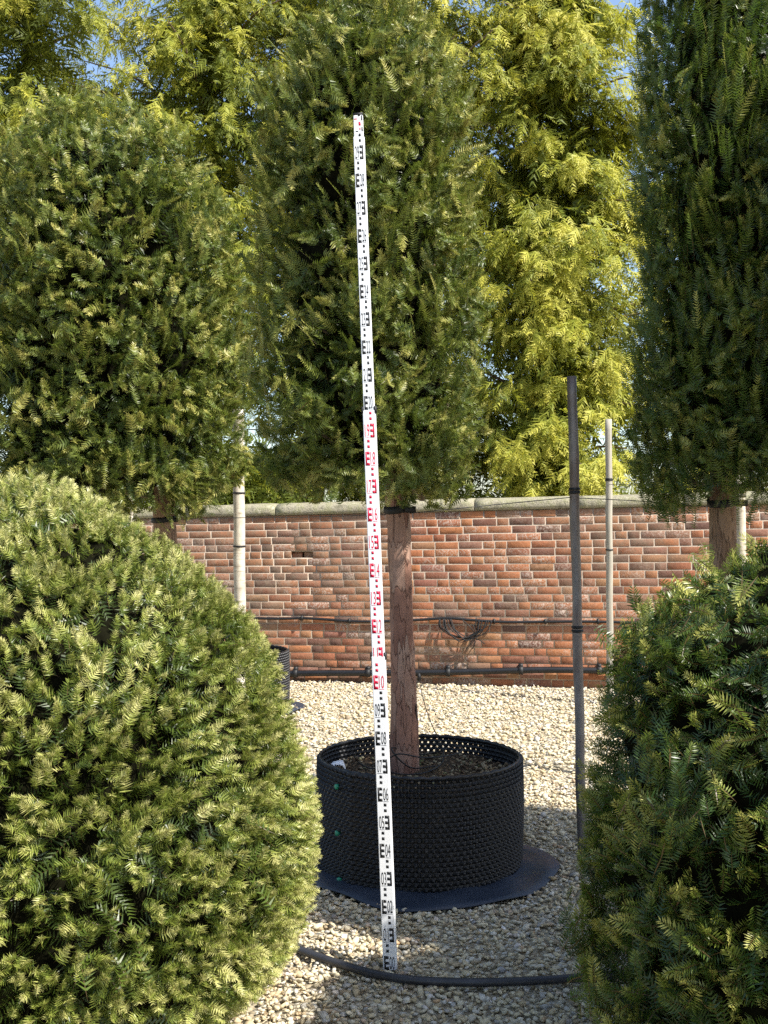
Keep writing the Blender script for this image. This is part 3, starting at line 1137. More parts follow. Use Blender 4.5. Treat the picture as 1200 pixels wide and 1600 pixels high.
def limbs(crown, trunk_xy, z0, z1, n, parent, rr, reach=0.75, r0=0.02):
    for i in range(n):
        z = z0 + (z1 - z0) * (i + rr.random()) / n
        th = rr.random() * 2 * math.pi
        ax, ay = crown.axis(z + 0.3)
        L = float(crown.r(min(z + 0.3, crown.zs[-1]))) * reach * rr.uniform(0.7, 1.05)
        tx, ty = trunk_xy(z)
        e = Vector((ax + L * math.cos(th), ay + L * math.sin(th), z + L * rr.uniform(0.4, 0.9)))
        s = Vector((tx, ty, z))
        mid = (s + e) / 2 - Vector((0, 0, 0.06))
        MB().tube(smoothpath([s, mid, e], 8), list(np.linspace(r0, 0.005, 9)), 6, rough=0.2, rng=rr).build('limb', MAT['limb'], parent, True)


def tie(parent, c, r, name='tree_tie', h=0.035):
    mb = MB()
    seg = 20
    v = []
    for k in range(seg):
        th = 2 * math.pi * k / seg
        sag = 0.012 * math.sin(th + 0.7)
        for rad, z in ((r, 0), (r + 0.007, 0.004), (r + 0.007, h - 0.004), (r, h)):
            v.append((c[0] + rad * math.cos(th), c[1] + rad * math.sin(th), c[2] + z + sag))
    q = [(k * 4 + a, ((k + 1) % seg) * 4 + a, ((k + 1) % seg) * 4 + a + 1, k * 4 + a + 1) for k in range(seg) for a in range(3)]
    mb.add(v, q)
    mb.box((c[0] + r * 0.7, c[1] - r * 1.15, c[2] - 0.004), (c[0] + r * 0.7 + 0.05, c[1] - r * 0.9, c[2] + h * 0.75), None)
    return mb.build(name, MAT['rubber'], parent)


rt = random.Random(17)
T_TREE = [spray(7, 0.050, 0.0185, 0.0056, rng, kite=False) for _ in range(6)]
T_TREE_LONG = [spray(15, 0.14, 0.023, 0.0056, rng, kite=False) for _ in range(5)]
T_FAR = [spray(6, 0.056, 0.0225, 0.0078, rng, kite=False) for _ in range(5)]

# centre: in the black pot
tree = empty('yew_tree', (POT_C.x + 0.02, POT_C.y, 0.41))
tag(tree, 'columnar yew tree with flaking bare trunk growing in the black pot', 'tree')
b = tree.location
tb = [P(632, 1200, 5.14), P(631, 1100, 5.14), P(628, 1000, 5.14), P(626, 900, 5.14), P(621, 800, 5.14), P(612, 650, 5.14), P(590, 400, 5.14), P(575, 150, 5.14)]
tb[0].z = 0.39
trunk_mesh([p - b for p in tb], [0.076, 0.062, 0.056, 0.053, 0.051, 0.045, 0.03, 0.01], MAT['bark'], tree, seed=5, amp=0.17)
tie(tree, P(620, 800, 5.14) - b, 0.056)
cz = [1.70, 1.76, 1.86, 2.05, 2.4, 2.9, 3.3, 3.6, 3.85, 4.02, 4.14]
crr = [0.32, 0.42, 0.49, 0.545, 0.56, 0.55, 0.535, 0.50, 0.41, 0.27, 0.05]
cc = Crown(cz, crr, -0.09 - b.x, 5.14 - b.y, seed=61, amp=0.06, scale=2.2)
cc.zs = cc.zs - b.z


sample_fix(cc, b)
rng = np.random.default_rng(33)
foliage('crown', [
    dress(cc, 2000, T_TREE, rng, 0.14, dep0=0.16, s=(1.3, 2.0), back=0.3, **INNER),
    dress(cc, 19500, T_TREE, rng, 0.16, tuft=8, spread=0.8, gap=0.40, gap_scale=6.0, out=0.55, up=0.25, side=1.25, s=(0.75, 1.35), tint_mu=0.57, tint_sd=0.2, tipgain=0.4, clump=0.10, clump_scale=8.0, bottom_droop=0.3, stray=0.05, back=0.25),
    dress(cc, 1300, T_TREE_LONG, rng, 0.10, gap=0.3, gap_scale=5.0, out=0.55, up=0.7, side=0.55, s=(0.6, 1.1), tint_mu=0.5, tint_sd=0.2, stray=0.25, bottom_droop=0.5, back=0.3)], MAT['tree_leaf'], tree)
cc.core('shade_core', 0.25, tree, MAT['core'])
limbs(cc, lambda z: (0.0 - 0.05 * (z - 1.2), 0.0), 1.25, 3.2, 16, tree, rt)

# left
DL = 7.2
lt = empty('yew_tree', P(258, 815, DL) * 1.0)
lt.location.z = 0
tag(lt, 'broad round-topped yew tree behind the left dome', 'tree')
b = lt.location.copy()
tb = [P(262, 1200, DL), P(260, 900, DL), P(257, 800, DL), P(250, 600, DL), P(225, 400, DL), P(200, 250, DL)]
tb[0].z = 0.0
trunk_mesh([p - b for p in tb], [0.085, 0.075, 0.072, 0.062, 0.04, 0.015], MAT['bark_brown'], lt, seed=15, amp=0.08, rows=60, seg=20)
tie(lt, P(257, 815, DL) - b, 0.08)
lz = [1.62, 1.72, 1.90, 2.3, 2.9, 3.4, 3.75, 4.05, 4.25, 4.38, 4.45]
lr = [0.55, 0.78, 0.90, 0.95, 0.95, 0.92, 0.84, 0.68, 0.47, 0.25, 0.04]
lc = Crown(lz, lr, P(165, 0, DL).x - b.x, 0.0, seed=71, amp=0.08, scale=1.7)
sample_fix(lc, b)
foliage('crown', [
    dress(lc, 2400, T_FAR, rng, 0.2, dep0=0.22, s=(1.3, 2.2), back=0.2, **INNER),
    dress(lc, 22000, T_FAR, rng, 0.22, tuft=8, spread=0.8, gap=0.38, gap_scale=5.0, out=0.55, up=0.25, side=1.25, s=(0.8, 1.4), tint_mu=0.57, tint_sd=0.2, tipgain=0.4, clump=0.12, clump_scale=6.5, bottom_droop=0.7, stray=0.04, back=0.15),
    dress(lc, 1500, T_TREE_LONG, rng, 0.10, gap=0.3, out=0.6, up=0.6, side=0.6, s=(0.7, 1.2), tint_mu=0.5, stray=0.25, bottom_droop=0.6, back=0.15)], MAT['tree_leaf'], lt)
lc.core('shade_core', 0.36, lt, MAT['core'])
limbs(lc, lambda z: (-0.15 * (z - 1.6), 0.0), 1.7, 3.6, 18, lt, rt, 0.8, 0.026)

# right
DR = 5.1
rtre = empty('yew_tree', (P(1130, 815, DR).x, DR, 0))
tag(rtre, 'tall dark shaded yew tree at the right edge', 'tree')
b = rtre.location.copy()
tb = [P(1133, 1200, DR), P(1131, 1000, DR), P(1129, 800, DR), P(1132, 500, DR), P(1135, 200, DR), P(1138, -150, DR)]
tb[0].z = 0.0
trunk_mesh([p - b for p in tb], [0.075, 0.066, 0.060, 0.05, 0.035, 0.012], MAT['bark_brown'], rtre, seed=25, amp=0.07, rows=60, seg=20)
tie(rtre, P(1129, 790, DR) - b, 0.064)
rz = [1.71, 1.78, 1.88, 2.1, 2.5, 3.0, 3.6, 4.2, 4.6, 4.85, 4.95]
rr_ = [0.22, 0.33, 0.43, 0.46, 0.45, 0.43, 0.41, 0.37, 0.27, 0.13, 0.02]
rcn = Crown(rz, rr_, P(1140, 0, DR).x - b.x, 0.0, seed=83, amp=0.05, scale=2.4)
sample_fix(rcn, b)
foliage('crown', [
    dress(rcn, 2400, T_TREE, rng, 0.12, dep0=0.12, s=(1.3, 2.0), back=0.35, **INNER),
    dress(rcn, 13500, T_TREE, rng, 0.14, tuft=7, spread=0.8, gap=0.36, gap_scale=6.0, out=0.55, up=0.35, side=1.1, s=(0.8, 1.35), tint_mu=0.52, tint_sd=0.2, tipgain=0.45, clump=0.05, clump_scale=7.0, bottom_droop=0.4, stray=0.05, back=0.3),
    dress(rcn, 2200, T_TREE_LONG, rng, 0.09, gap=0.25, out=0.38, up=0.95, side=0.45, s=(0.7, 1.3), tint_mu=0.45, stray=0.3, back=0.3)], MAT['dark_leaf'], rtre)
rcn.core('shade_core', 0.20, rtre, MAT['core'])
limbs(rcn, lambda z: (0.0, 0.0), 1.7, 4.0, 14, rtre, rt)


def copy_tree(src, loc, rz, label):
    r = src.copy()
    link(r)
    r.location = loc
    r.rotation_euler = (0, 0, rz)
    r['label'] = label
    r.scale = (1.28, 1.28, 1.0)
    for ch in src.children:
        c = ch.copy()
        link(c, r)
    return r


# the row of container yews goes on past the right edge of the picture; its shade falls on the pot
copy_tree(rtre, (2.73, 4.26, 0), 1.01, 'yew tree standing outside the picture, beyond the right edge of the row')
copy_tree(rtre, (2.31, 3.36, 0), 1.01, 'nearer yew tree standing outside the picture, past the right-hand dome')


# ------------------------------------------------------------------ golden conifers beyond the wall
def conifer(px, d, rad, height, label, seed, boughs, tint_mu, lean=0.0, z0=1.0, name='golden_conifer', group='golden conifers beyond the wall'):
    rg = np.random.default_rng(seed)
    x0 = (px - CX) / F_PX * d
    t = empty(name, (x0, d, 0))
    tag(t, label, 'tree' if name == 'golden_conifer' else 'shrub', group)
    r2 = random.Random(seed)
    pts = [(0, 0, 0), (0.02, 0, height * 0.3), (lean * 0.5, 0.03, height * 0.6), (lean, 0, height * 0.97)]
    MB().tube(smoothpath(pts, 14), list(np.linspace(0.17, 0.02, 15)), 10, rough=0.12, rng=r2).build('trunk', MAT['limb'], t, True)
    fr = [frond(rg) for _ in range(6)]
    P_, X_, Z_, S_, T_ = [], [], [], [], []
    limb = MB()
    for i in range(boughs):
        u = (i + rg.random()) / boughs
        z = z0 + (height - z0) * u
        zz = z / height
        rr = rad * (1.0 if zz < 0.55 else max(0.08, 1 - ((zz - 0.55) / 0.45) ** 1.5)) * rg.uniform(0.72, 1.18)
        # more boughs on the side that shows
        th = rg.uniform(-np.pi, np.pi) if rg.random() < 0.2 else -np.pi / 2 + rg.normal() * 0.95
        ax = np.array([lean * zz, 0, z])
        hd = np.array([math.cos(th), math.sin(th), 0])
        rise = rg.uniform(0.05, 0.55)
        tip = ax + hd * rr + np.array([0, 0, rr * rise - 0.15])
        mid = ax + hd * rr * 0.55 + np.array([0, 0, rr * rise * 0.75])
        if i % 4 == 0:
            limb.tube(smoothpath([ax, mid, tip], 7), list(np.linspace(0.028, 0.006, 8)), 5)
        m = int(rg.uniform(42, 62) * (1.0 if z < 8.4 else 0.35))
        s = rg.uniform(0.22, 1.04, m) ** 0.8
        c = ((1 - s) ** 2)[:, None] * ax + (2 * s * (1 - s))[:, None] * mid + (s ** 2)[:, None] * tip
        perp = np.array([-hd[1], hd[0], 0])
        wdt = 0.30 * (1.15 - s)
        c = c + perp * (rg.normal(size=m) * wdt)[:, None] + np.array([0, 0, 1.0]) * (rg.normal(size=m) * 0.07 - 0.04)[:, None]
        sd = rg.normal(size=m)
        xd = hd * rg.uniform(0.3, 0.9, (m, 1)) + perp * sd[:, None] * 0.6 + np.array([0, 0, -1.0]) * rg.uniform(0.1, 1.1, (m, 1)) * (0.3 + s)[:, None]
        zd = np.array([0, 0, 1.0]) * 0.6 + hd * 0.7 + rg.normal(size=(m, 3)) * 0.45
        bt = rg.normal(tint_mu, 0.14)
        k = 13
        si = rg.uniform(0.02, 0.6, k)
        ci = ax + (tip - ax) * si[:, None] + rg.normal(size=(k, 3)) * 0.16
        P_.append(ci)
        X_.append(rg.normal(size=(k, 3)) + hd * 0.5 - np.array([0, 0, 0.6]))
        Z_.append(rg.normal(size=(k, 3)) + hd)
        S_.append(rg.uniform(1.6, 2.8, k))
        T_.append(rg.uniform(0.0, 0.12, k))  # inner fronds tinted dark, painting the shade deep in the crown
        P_.append(c)
        X_.append(xd)
        Z_.append(zd)
        S_.append(rg.uniform(0.7, 1.5, m))
        T_.append(np.clip(bt + (s - 0.75) * 0.9 + rg.normal(size=m) * 0.17, 0, 1))
    v, f, tt = place(fr, np.concatenate(P_), np.concatenate(X_), np.concatenate(Z_), np.concatenate(S_), np.concatenate(T_), rg, 0.4)
    foliage('crown', [(v, f, tt)], MAT['gold_leaf'], t)
    lo = limb.build('limbs', MAT['limb'], t, True, kind='stuff')
    return t


conifer(40, 13.2, 1.75, 10.5, 'golden conifer beyond the wall at the upper left corner', 101, 150, 0.45, z0=2.8)
conifer(330, 14.2, 1.9, 11.0, 'golden conifer behind and between the left and central yew trees', 102, 165, 0.40, z0=2.6)
conifer(645, 13.8, 1.85, 11.0, 'golden conifer rising right behind the central yew tree', 103, 190, 0.46, z0=1.4)
conifer(862, 13.0, 1.42, 9.6, 'brightest yellow conifer to the left of the dark right-hand yew', 104, 240, 0.58, z0=1.4)


conifer(1120, 15.5, 1.7, 7.9, 'golden conifer mostly hidden behind the dark right-hand yew', 105, 90, 0.45, z0=1.6)
conifer(490, 15.0, 1.6, 10.8, 'conifer far back in the gap left of the central yew top', 106, 100, 0.42, z0=4.2)


conifer(150, 12.4, 0.8, 2.5, 'dark evergreen shrub over the wall behind the top of the left dome', 109, 26, 0.12, z0=0.9, name='evergreen_shrub', group='shrubs behind the wall')
conifer(300, 12.6, 0.85, 2.5, 'dark evergreen shrub just over the wall left of the pale stake', 107, 34, 0.12, z0=0.9, name='evergreen_shrub', group='shrubs behind the wall')
conifer(425, 12.8, 0.85, 2.4, 'dark evergreen shrub just over the wall right of the pale stake', 108, 34, 0.12, z0=0.9, name='evergreen_shrub', group='shrubs behind the wall')


# ------------------------------------------------------------------ air-pruning pots
def pot_wall_mesh(soil_z):
    cols, rows = 98, 23
    dw = 2 * math.pi / cols
    dh = POT_H / rows
    V, Q = [], []
    n = 0
    for r in range(rows):
        for c in range(cols):
            th0 = (c + (0.5 if r % 2 else 0.0)) * dw
            zc = (r + 0.5) * dh
            open_tip = zc > soil_z
            hw, hh = dw / 2, dh / 2
            bd = [(-hw, -hh), (0, -hh), (hw, -hh), (hw, 0), (hw, hh), (0, hh), (-hw, hh), (-hw, 0)]
            angs = [math.atan2(-1, -1), -math.pi / 2, math.atan2(-1, 1), 0, math.atan2(1, 1), math.pi / 2, math.atan2(1, -1), math.pi]
            rings = [[(POT_R, th0 + a, zc + z) for a, z in bd]]
            for rad, pr in ((0.0092, 0.001), (0.0062, 0.014), (0.0048, 0.0155)):
                rings.append([(POT_R + pr, th0 + math.cos(a) * rad / POT_R, zc + math.sin(a) * rad) for a in angs])
            if not open_tip:
                rings.append([(POT_R + 0.0158, th0, zc)] * 8)
            for ring in rings:
                for (rad, th, z) in ring:
                    V.append((rad * math.cos(th), rad * math.sin(th), z))
            for k in range(len(rings) - 1):
                for a in range(8):
                    e = (a + 1) % 8
                    Q.append((n + k * 8 + a, n + k * 8 + e, n + (k + 1) * 8 + e, n + (k + 1) * 8 + a))
            n += 8 * len(rings)
    V = np.array(V)
    th = np.arctan2(V[:, 1], V[:, 0])
    zz = V[:, 2] / POT_H
    k = 1 + 0.008 * np.sin(2 * th + 0.6) + 0.006 * np.sin(3 * th + 2 * zz) + 0.010 * np.sin(np.pi * zz)
    k += 0.022 * np.exp(-((th + 2.28) / 0.05) ** 2)
    V[:, 0] *= k
    V[:, 1] *= k
    V[:, 2] += 0.006 * np.sin(2 * th + 1.0) * zz
    return np_mesh('pot_wall', V, [np.array(Q)], MAT['black_plastic'], smooth=False)


SOIL_Z = POT_H - 0.085
ME_POT = pot_wall_mesh(SOIL_Z + 0.01)


def rim_mesh():
    seg = 196
    v = []
    for k in range(seg):
        th = 2 * math.pi * k / seg
        top = POT_H + 0.006 + (0.004 if (k // 2) % 2 else 0.0)
        for r, z in ((POT_R - 0.003, POT_H - 0.012), (POT_R - 0.003, top), (POT_R + 0.004, top), (POT_R + 0.004, POT_H - 0.012)):
            v.append((r * math.cos(th), r * math.sin(th), z))
    q = [(k * 4 + a, ((k + 1) % seg) * 4 + a, ((k + 1) % seg) * 4 + (a + 1) % 4, k * 4 + (a + 1) % 4) for k in range(seg) for a in range(4)]
    return np_mesh('rim', v, [np.array(q)], MAT['black_plastic'])


ME_RIM = rim_mesh()


def soil_mesh():
    v, q = [(0, 0, 0)], []
    nr, ns = 14, 48
    for i in range(1, nr + 1):
        for k in range(ns):
            th = 2 * math.pi * k / ns
            r = (POT_R - 0.004) * i / nr
            v.append((r * math.cos(th), r * math.sin(th), 0))
    v = np.array(v)
    v[:, 2] = SOIL_Z + (vnoise(v, 14, 5, 3) - 0.5) * 0.035 + 0.02 * np.exp(-(v[:, 0] ** 2 + v[:, 1] ** 2) / 0.02)
    t = [(0, 1 + k, 1 + (k + 1) % ns) for k in range(ns)]
    q = [(1 + i * ns + k, 1 + (i + 1) * ns + k, 1 + (i + 1) * ns + (k + 1) % ns, 1 + i * ns + (k + 1) % ns) for i in range(nr - 1) for k in range(ns)]
    return np_mesh('soil', v, [np.array(q), np.array(t)], MAT['soil'], smooth=True)


ME_SOIL = soil_mesh()
pot = empty('tree_pot', POT_C)
pot.location.z = 0.012
tag(pot, 'large black plastic pot covered in cone-shaped knobs holding the central tree', 'pot')
mobj('pot_wall', ME_POT, pot)
mobj('rim', ME_RIM, pot)
mobj('soil', ME_SOIL, pot)
rg = np.random.default_rng(9)
n = 1500
a, r = rg.random(n) * 2 * np.pi, np.sqrt(rg.random(n)) * (POT_R - 0.02)
pp = np.stack([r * np.cos(a), r * np.sin(a), SOIL_Z + rg.uniform(-0.006, 0.014, n)], 1)
v, f = scatter_stones(pp, 0.017, 1, rg, 0.35)
o = mobj('mulch', np_mesh('mulch', v, [f], MAT['chips']), pot)
o['kind'] = 'stuff'
for px, py in ((528, 1224), (529, 1295), (532, 1366)):
    a = math.asin(max(-1, min(1, ((px - CX) / F_PX * 4.9 - POT_C.x) / (POT_R + 0.017))))
    z = EYE - (py - HZ) / F_PX * 4.88
    pos = Vector((math.sin(a) * (POT_R + 0.012), -math.cos(a) * (POT_R + 0.012), z - 0.012))
    dr = Vector((math.sin(a), -math.cos(a), 0))
    MB().tube([pos, pos + dr * 0.012, pos + dr * 0.016], [0.0125, 0.0125, 0.008], 12).build('locking_screw', MAT['green'], pot)

# white tree label pushed in at the pot's rim
tg = empty('tree_label', P(528, 1195, 4.98))
tag(tg, 'white plastic plant label lying inside the left rim of the pot', 'label')
v = []
pth = [(-0.035, 0.0, -0.010), (-0.020, 0.0, 0.004), (0.0, 0.0, 0.008), (0.022, 0.0, 0.010), (0.030, 0.0, -0.004), (0.036, 0.0, -0.022)]
for x_, y_, z_ in pth:
    for s_, dz in ((-0.012, -0.008), (0.012, 0.010)):
        for th_ in (0.0, 0.0012):
            v.append((x_, s_ - th_, z_ + dz + th_))
q = []
for i in range(len(pth) - 1):
    k = i * 4
    q += [(k, k + 4, k + 6, k + 2), (k + 1, k + 3, k + 7, k + 5), (k, k + 1, k + 5, k + 4), (k + 2, k + 6, k + 7, k + 3)]
q += [(0, 2, 3, 1), (20, 21, 23, 22)]
MB().add(v, q).build('tag', MAT['white_tag'], tg)
mb = MB()
for i in range(3):
    mb.box((-0.012 + i * 0.009, -0.0158, 0.000), (-0.006 + i * 0.009, -0.0146, 0.007))
mb.build('print', MAT['mark_black'], tg)

# ground sheet under the pot
def sheet_mesh(seed):
    ns, nr = 72, 10
    v = [(0, 0, 0.0)]
    for i in range(1, nr + 1):
        for k in range(ns):
            th = 2 * math.pi * k / ns
            r = SHEET_R * i / nr
            rr_ = r * (1 + 0.03 * math.sin(3 * th + seed) * (i / nr) ** 2 + 0.02 * math.sin(7 * th + 1.3 * seed) * (i / nr) ** 2)
            z = 0.006 * math.sin(5 * th + seed) * (i / nr) ** 3 + 0.005 * math.sin(9 * th + i)
            v.append((rr_ * math.cos(th), rr_ * math.sin(th), z))
    v = np.array(v)
    t = [(0, 1 + k, 1 + (k + 1) % ns) for k in range(ns)]
    q = [(1 + i * ns + k, 1 + (i + 1) * ns + k, 1 + (i + 1) * ns + (k + 1) % ns, 1 + i * ns + (k + 1) % ns) for i in range(nr - 1) for k in range(ns)]
    # underside
    n = len(v)
    v2 = v.copy()
    v2[:, 2] -= 0.004
    t2 = [(a + n, c + n, b_ + n) for a, b_, c in t]
    q2 = [(a + n, d + n, c + n, b_ + n) for a, b_, c, d in q]
    o0 = 1 + (nr - 1) * ns
    sd = [(o0 + k, o0 + k + n, o0 + (k + 1) % ns + n, o0 + (k + 1) % ns) for k in range(ns)]
    return np_mesh('ground_sheet', np.concatenate([v, v2]), [np.array(q + q2 + sd), np.array(t + t2)], MAT['sheet'], smooth=True)


ME_SHEET = sheet_mesh(1.0)
o = mobj('ground_sheet', ME_SHEET, None, (SHEET_C.x, SHEET_C.y, 0.020))
tag(o, 'round dark plastic sheet on the gravel under the central pot', 'ground sheet')

# the second pot, half hidden behind the left dome
pc = Vector(((363 - CX) / F_PX * 9.3, 9.3, 0.012))
pot2 = empty('tree_pot', pc)
tag(pot2, 'distant black knobbly pot peeping out behind the left dome', 'pot')
for nm, m in (('pot_wall', ME_POT), ('rim', ME_RIM), ('soil', ME_SOIL)):
    mobj(nm, m, pot2)
o = mobj('ground_sheet', ME_SHEET, None, (pc.x + 0.03, pc.y - 0.02, 0.022))
o.rotation_euler = (0, 0, 2.0)
tag(o, 'dark plastic sheet edge under the distant pot behind the left dome', 'ground sheet')

# drip tube from the water pipe into the pot
mb = MB()
pts = smoothpath([W(655, 1062, 0.08), P(662, 1095, 9.0), P(672, 1125, 7.2), P(683, 1150, 5.62), P(692, 1172, 5.42), P(690, 1192, 5.25), P(665, 1206, 5.05), P(630, 1209, 4.98), P(600, 1200, 5.0), P(596, 1180, 5.15), P(628, 1168, 5.3), P(648, 1150, 5.15), P(650, 1100, 5.10)], 90)
base = pts[0].copy()
mb.tube([p - base for p in pts], 0.0035, 6)
o = mb.build('drip_tube', MAT['rubber'], None, True, loc=base)
tag(o, 'thin black drip tube running from the wall pipe into the pot', 'tubing')
mb = MB()
pts = smoothpath([P(560, 1190, 5.2), P(585, 1200, 5.05), P(620, 1178, 4.95), P(660, 1183, 5.0), P(700, 1180, 5.1), P(722, 1172, 5.2), P(712, 1166, 5.35), P(660, 1178, 5.4), P(612, 1168, 5.0), P(640, 1198, 5.05), P(680, 1196, 5.1)], 70)
base = pts[0].copy()
mb.tube([p - base for p in pts], 0.0035, 6)
o = mb.build('drip_tube', MAT['rubber'], None, True, loc=base)
tag(o, 'loops of thin black drip tube around the foot of the trunk in the pot', 'tubing')

# ------------------------------------------------------------------ stakes, pole, wires
def stake(name, label, cat, mat, foot, top, r0, r1, group=None, ties=(), seg=14):
    t = empty(name, foot)
    tag(t, label, cat, group)
    rs = random.Random(int(abs(foot.x) * 1000))
    n = 26
    pts = [(top - foot) * (i / n) for i in range(n + 1)]
    pts = [p + Vector((math.sin(i * 0.9 + foot.x) * 0.002, 0, 0)) for i, p in enumerate(pts)]
    rad = [r0 + (r1 - r0) * i / n + rs.uniform(-0.0012, 0.0012) for i in range(n + 1)]
    MB().tube(pts, rad, seg, rough=0.03, rng=rs).build('shaft', MAT[mat], t, True)
    for f in ties:
        c = (top - foot) * f
        d = (top - foot).normalized()
        r = r0 + (r1 - r0) * f
        MB().tube([c, c + d * 0.004, c + d * 0.010, c + d * 0.014], [r + 0.001, r + 0.0055, r + 0.0055, r + 0.001], seg).build('tie_band', MAT['rubber'], t)
    return t


def at(px0, pxt, pyt, d):
    top = P(pxt, pyt, d)
    return Vector(((px0 - CX) / F_PX * d, d, 0)), top


f, t = at(377, 372, 640, 8.2)
stake('timber_stake', 'pale peeled round timber stake between the left dome and the measuring staff', 'stake', 'pale_timber', f, t, 0.047, 0.042, 'timber stakes', [1 - (855 - 640) / ((EYE + (HZ - 640) / F_PX * 8.2) * F_PX / 8.2), 1 - (772 - 640) / 507])
f, t = at(203, 203, 690, 8.4)
stake('timber_stake', 'thin pale stake half buried in the left yew crown', 'stake', 'pale_timber', f, t, 0.026, 0.024, 'timber stakes')
f, t = at(953, 951, 655, 9.5)
stake('timber_stake', 'slim grey timber stake near the wall, right of the steel pole', 'stake', 'grey_timber', f, t, 0.031, 0.029, 'timber stakes', [0.54, 0.783, 0.788])
f, t = at(1159, 1156, 742, 6.4)
stake('timber_stake', 'pale timber stake touching the right yew trunk', 'stake', 'pale_timber', f, t, 0.033, 0.031, 'timber stakes', [0.93])
f, t = at(909, 894, 588, 5.2)
stake('steel_pole', 'tall dark rusty steel pole standing right of the pot', 'pole', 'steel', f, t, 0.0235, 0.0235, None, [0.467, 0.475, 0.755, 0.762], 18)
mb = MB()
a_, b_ = P(308, 744, 8.25), P(372, 745, 8.2)
base = a_.copy()
mb.tube([Vector((0, 0, 0)), (b_ - a_) * 0.5, b_ - a_], [0.018, 0.02, 0.018], 8)
o = mb.build('timber_rail', MAT['brown_timber'], None, True, loc=base)
tag(o, 'short brown timber rail tied across to the pale stake under the left crown', 'rail')


def wire(label, pts, r=0.0022):
    q = smoothpath(pts, 24)
    base = q[0].copy()
    mb = MB()
    mb.tube([p - base for p in q], r, 5)
    o = mb.build('tie_wire', MAT['wire'], None, True, loc=base)
    tag(o, label, 'wire')


wire('taut tie wire from the central tree strap to the steel pole', [P(640, 802, 5.12), P(760, 790, 5.15), P(893, 777, 5.18)])
wire('taut tie wire from the steel pole to the right-hand yew', [P(900, 778, 5.19), P(1000, 783, 5.15), P(1106, 792, 5.06)])
wire('taut tie wire from the left yew strap to the central tree strap', [P(270, 812, 7.15), P(376, 809, 6.6), P(480, 808, 5.9), P(604, 804, 5.15)])
wire('tie wire from the slim grey stake back to the right-hand yew', [P(952, 757, 9.47), P(1020, 757, 8.0), P(1110, 765, 5.2)])

# ------------------------------------------------------------------ hose on the gravel
mb = MB()
def G(px, py, z=0.03):
    d = (EYE - z) * F_PX / (py - HZ)
    return Vector(((px - CX) / F_PX * d, d, z))
pts = smoothpath([G(330, 1452), G(400, 1462), G(460, 1479), G(520, 1500), G(580, 1518), G(640, 1528), G(720, 1532), G(800, 1531), G(905, 1525), G(1000, 1515), G(1100, 1500)], 60)
base = pts[0].copy()
mb.tube([p - base for p in pts], 0.0145, 12)
o = mb.build('garden_hose', MAT['hose'], None, True, loc=base)
tag(o, 'dark grey hose curving across the gravel in front of the measuring staff', 'hose')

# ------------------------------------------------------------------ the measuring staff
st = empty('measuring_staff', (P(610, 1515, 3.88).x, 3.88, 0.012))
tag(st, 'tall white telescopic measuring staff with red and black graduations', 'measuring staff')
top = P(559.5, 178, 3.88)
axis = (top - st.location)
H = axis.length
st.rotation_mode = 'QUATERNION'
st.rotation_quaternion = Vector((0, 0, 1)).rotation_difference(axis.normalized()) @ Quaternion((0, 0, 1), R(-9))
SECT = [(0.0, 1.118, 0.0485, 0.027), (1.10, 2.0, 0.0445, 0.0235), (1.98, 2.985, 0.0385, 0.0195), (2.97, H, 0.0330, 0.016)]


def front(z):
    for z0, z1, w, d in SECT:
        if z <= z1:
            return w, d
    return SECT[-1][2], SECT[-1][3]


for z0, z1, w, d in SECT:
    bm = bmesh.new()
    bmesh.ops.create_cube(bm, size=1.0)
    bmesh.ops.scale(bm, vec=(w, d, z1 - z0), verts=bm.verts)
    bmesh.ops.translate(bm, vec=(0, 0, (z0 + z1) / 2), verts=bm.verts)
    bmesh.ops.bevel(bm, geom=[e for e in bm.edges], offset=0.0022, segments=2, affect='EDGES')
    me = bpy.data.meshes.new('staff_section')
    bm.to_mesh(me)
    bm.free()
    me.materials.append(MAT['staff'])
    mobj('staff_section', me, st)
for z, w in ((1.118, 0.0485), (2.0, 0.0445)):
    for s_ in (-1, 1):
        MB().box((s_ * w / 2 - 0.004, -0.011, z - 0.012), (s_ * w / 2 + 0.004, 0.011, z + 0.012)).build('locking_button', MAT['rubber'], st)
MB().box((-0.017, -0.0085, H - 0.001), (0.017, 0.0085, H + 0.006)).build('end_cap', MAT['rubber'], st)


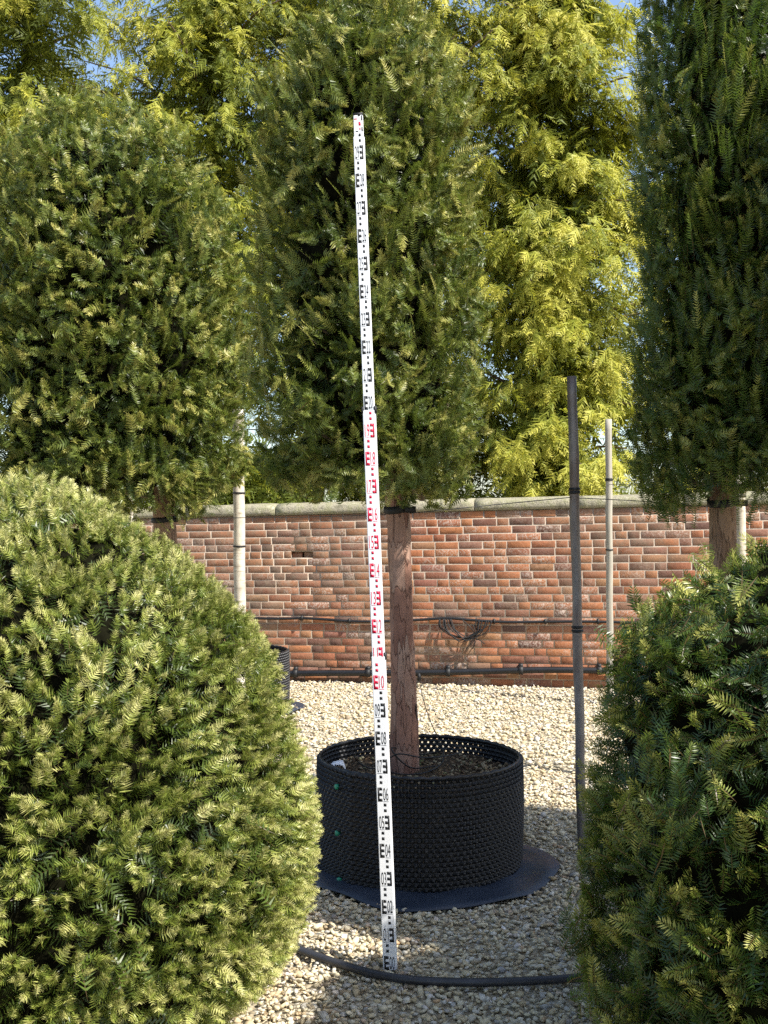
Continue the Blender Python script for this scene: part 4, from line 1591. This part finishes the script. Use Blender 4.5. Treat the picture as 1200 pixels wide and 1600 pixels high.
def digits_mesh(s):
    cu = bpy.data.curves.new('t', 'FONT')
    cu.body = s
    cu.size = 1.0
    cu.resolution_u = 3
    o = bpy.data.objects.new('t', cu)
    COL.objects.link(o)
    bpy.context.view_layer.update()
    dg = bpy.context.evaluated_depsgraph_get()
    m = o.evaluated_get(dg).to_mesh()
    v = np.array([p.co[:] for p in m.vertices])
    f = [tuple(p.vertices) for p in m.polygons]
    o.evaluated_get(dg).to_mesh_clear()
    bpy.data.objects.remove(o)
    bpy.data.curves.remove(cu)
    v[:, 0] -= v[:, 0].min()
    v[:, 1] -= v[:, 1].min()
    v[:, 0] /= v[:, 0].max()
    v[:, 1] /= v[:, 1].max()
    return v, f


def rect(mb, x0, x1, z0, z1, y):
    mb.box((x0, y - 0.0004, z0), (x1, y + 0.0002, z1))


for dm in range(0, 30):
    z = dm / 10.0
    name = 'mark_red' if 10 <= dm < 20 else 'mark_black'
    w, d = front(z + 0.05)
    y = -d / 2
    mb = MB()
    m = 1 if dm % 2 == 0 else -1            # the comb stands left on even, right on odd decimetres
    X = lambda u: m * (-w / 2 + u * w)
    def rc_(u0, u1, a, b_):
        x0, x1 = sorted((X(u0), X(u1)))
        rect(mb, x0, x1, z + a, z + b_, y)
    rc_(0.10, 0.22, 0.000, 0.050)
    for a in (0.0, 0.02, 0.04):
        rc_(0.22, 0.44, a, a + 0.0102)
    for a in (0.063, 0.083):
        rc_(0.28, 0.48, a, a + 0.010)
    if dm > 0 or True:
        v, f = digits_mesh('%02d' % dm)
        x0, x1 = sorted((X(0.50), X(0.88)))
        vv = np.stack([x0 + v[:, 0] * (x1 - x0), np.full(len(v), y - 0.0004), z + 0.003 + v[:, 1] * 0.046], 1)
        for k in set(len(p) for p in f):
            ids = np.array([p for p in f if len(p) == k])
            if k == 4:
                mb.q.append(ids + mb.n)
            elif k == 3:
                mb.t.append(ids + mb.n)
        mb.v.append(vv)
        mb.n += len(vv)
        x0, x1 = sorted((X(0.50), X(0.88)))
        rect(mb, x0, x1, z - 0.0006, z + 0.0006, y)
    mb.build('graduation', MAT[name], st)
w, d = front(3.05)
for nm, rects in (('mark_red', [(0.08, 0.40, 3.045, 3.049), (0.55, 0.78, 3.022, 3.036), (0.55, 0.78, 3.008, 3.012)]), ('mark_black', [(0.5, 0.75, 3.056, 3.068), (0.2, 0.5, 3.000, 3.004), (0.86, 0.99, 3.040, 3.058), (0.86, 0.99, 3.000, 3.016)])):
    mb = MB()
    for u0, u1, a, b_ in rects:
        rect(mb, -w / 2 + u0 * w, -w / 2 + u1 * w, a, b_, -d / 2)
    mb.build('graduation', MAT[nm], st)
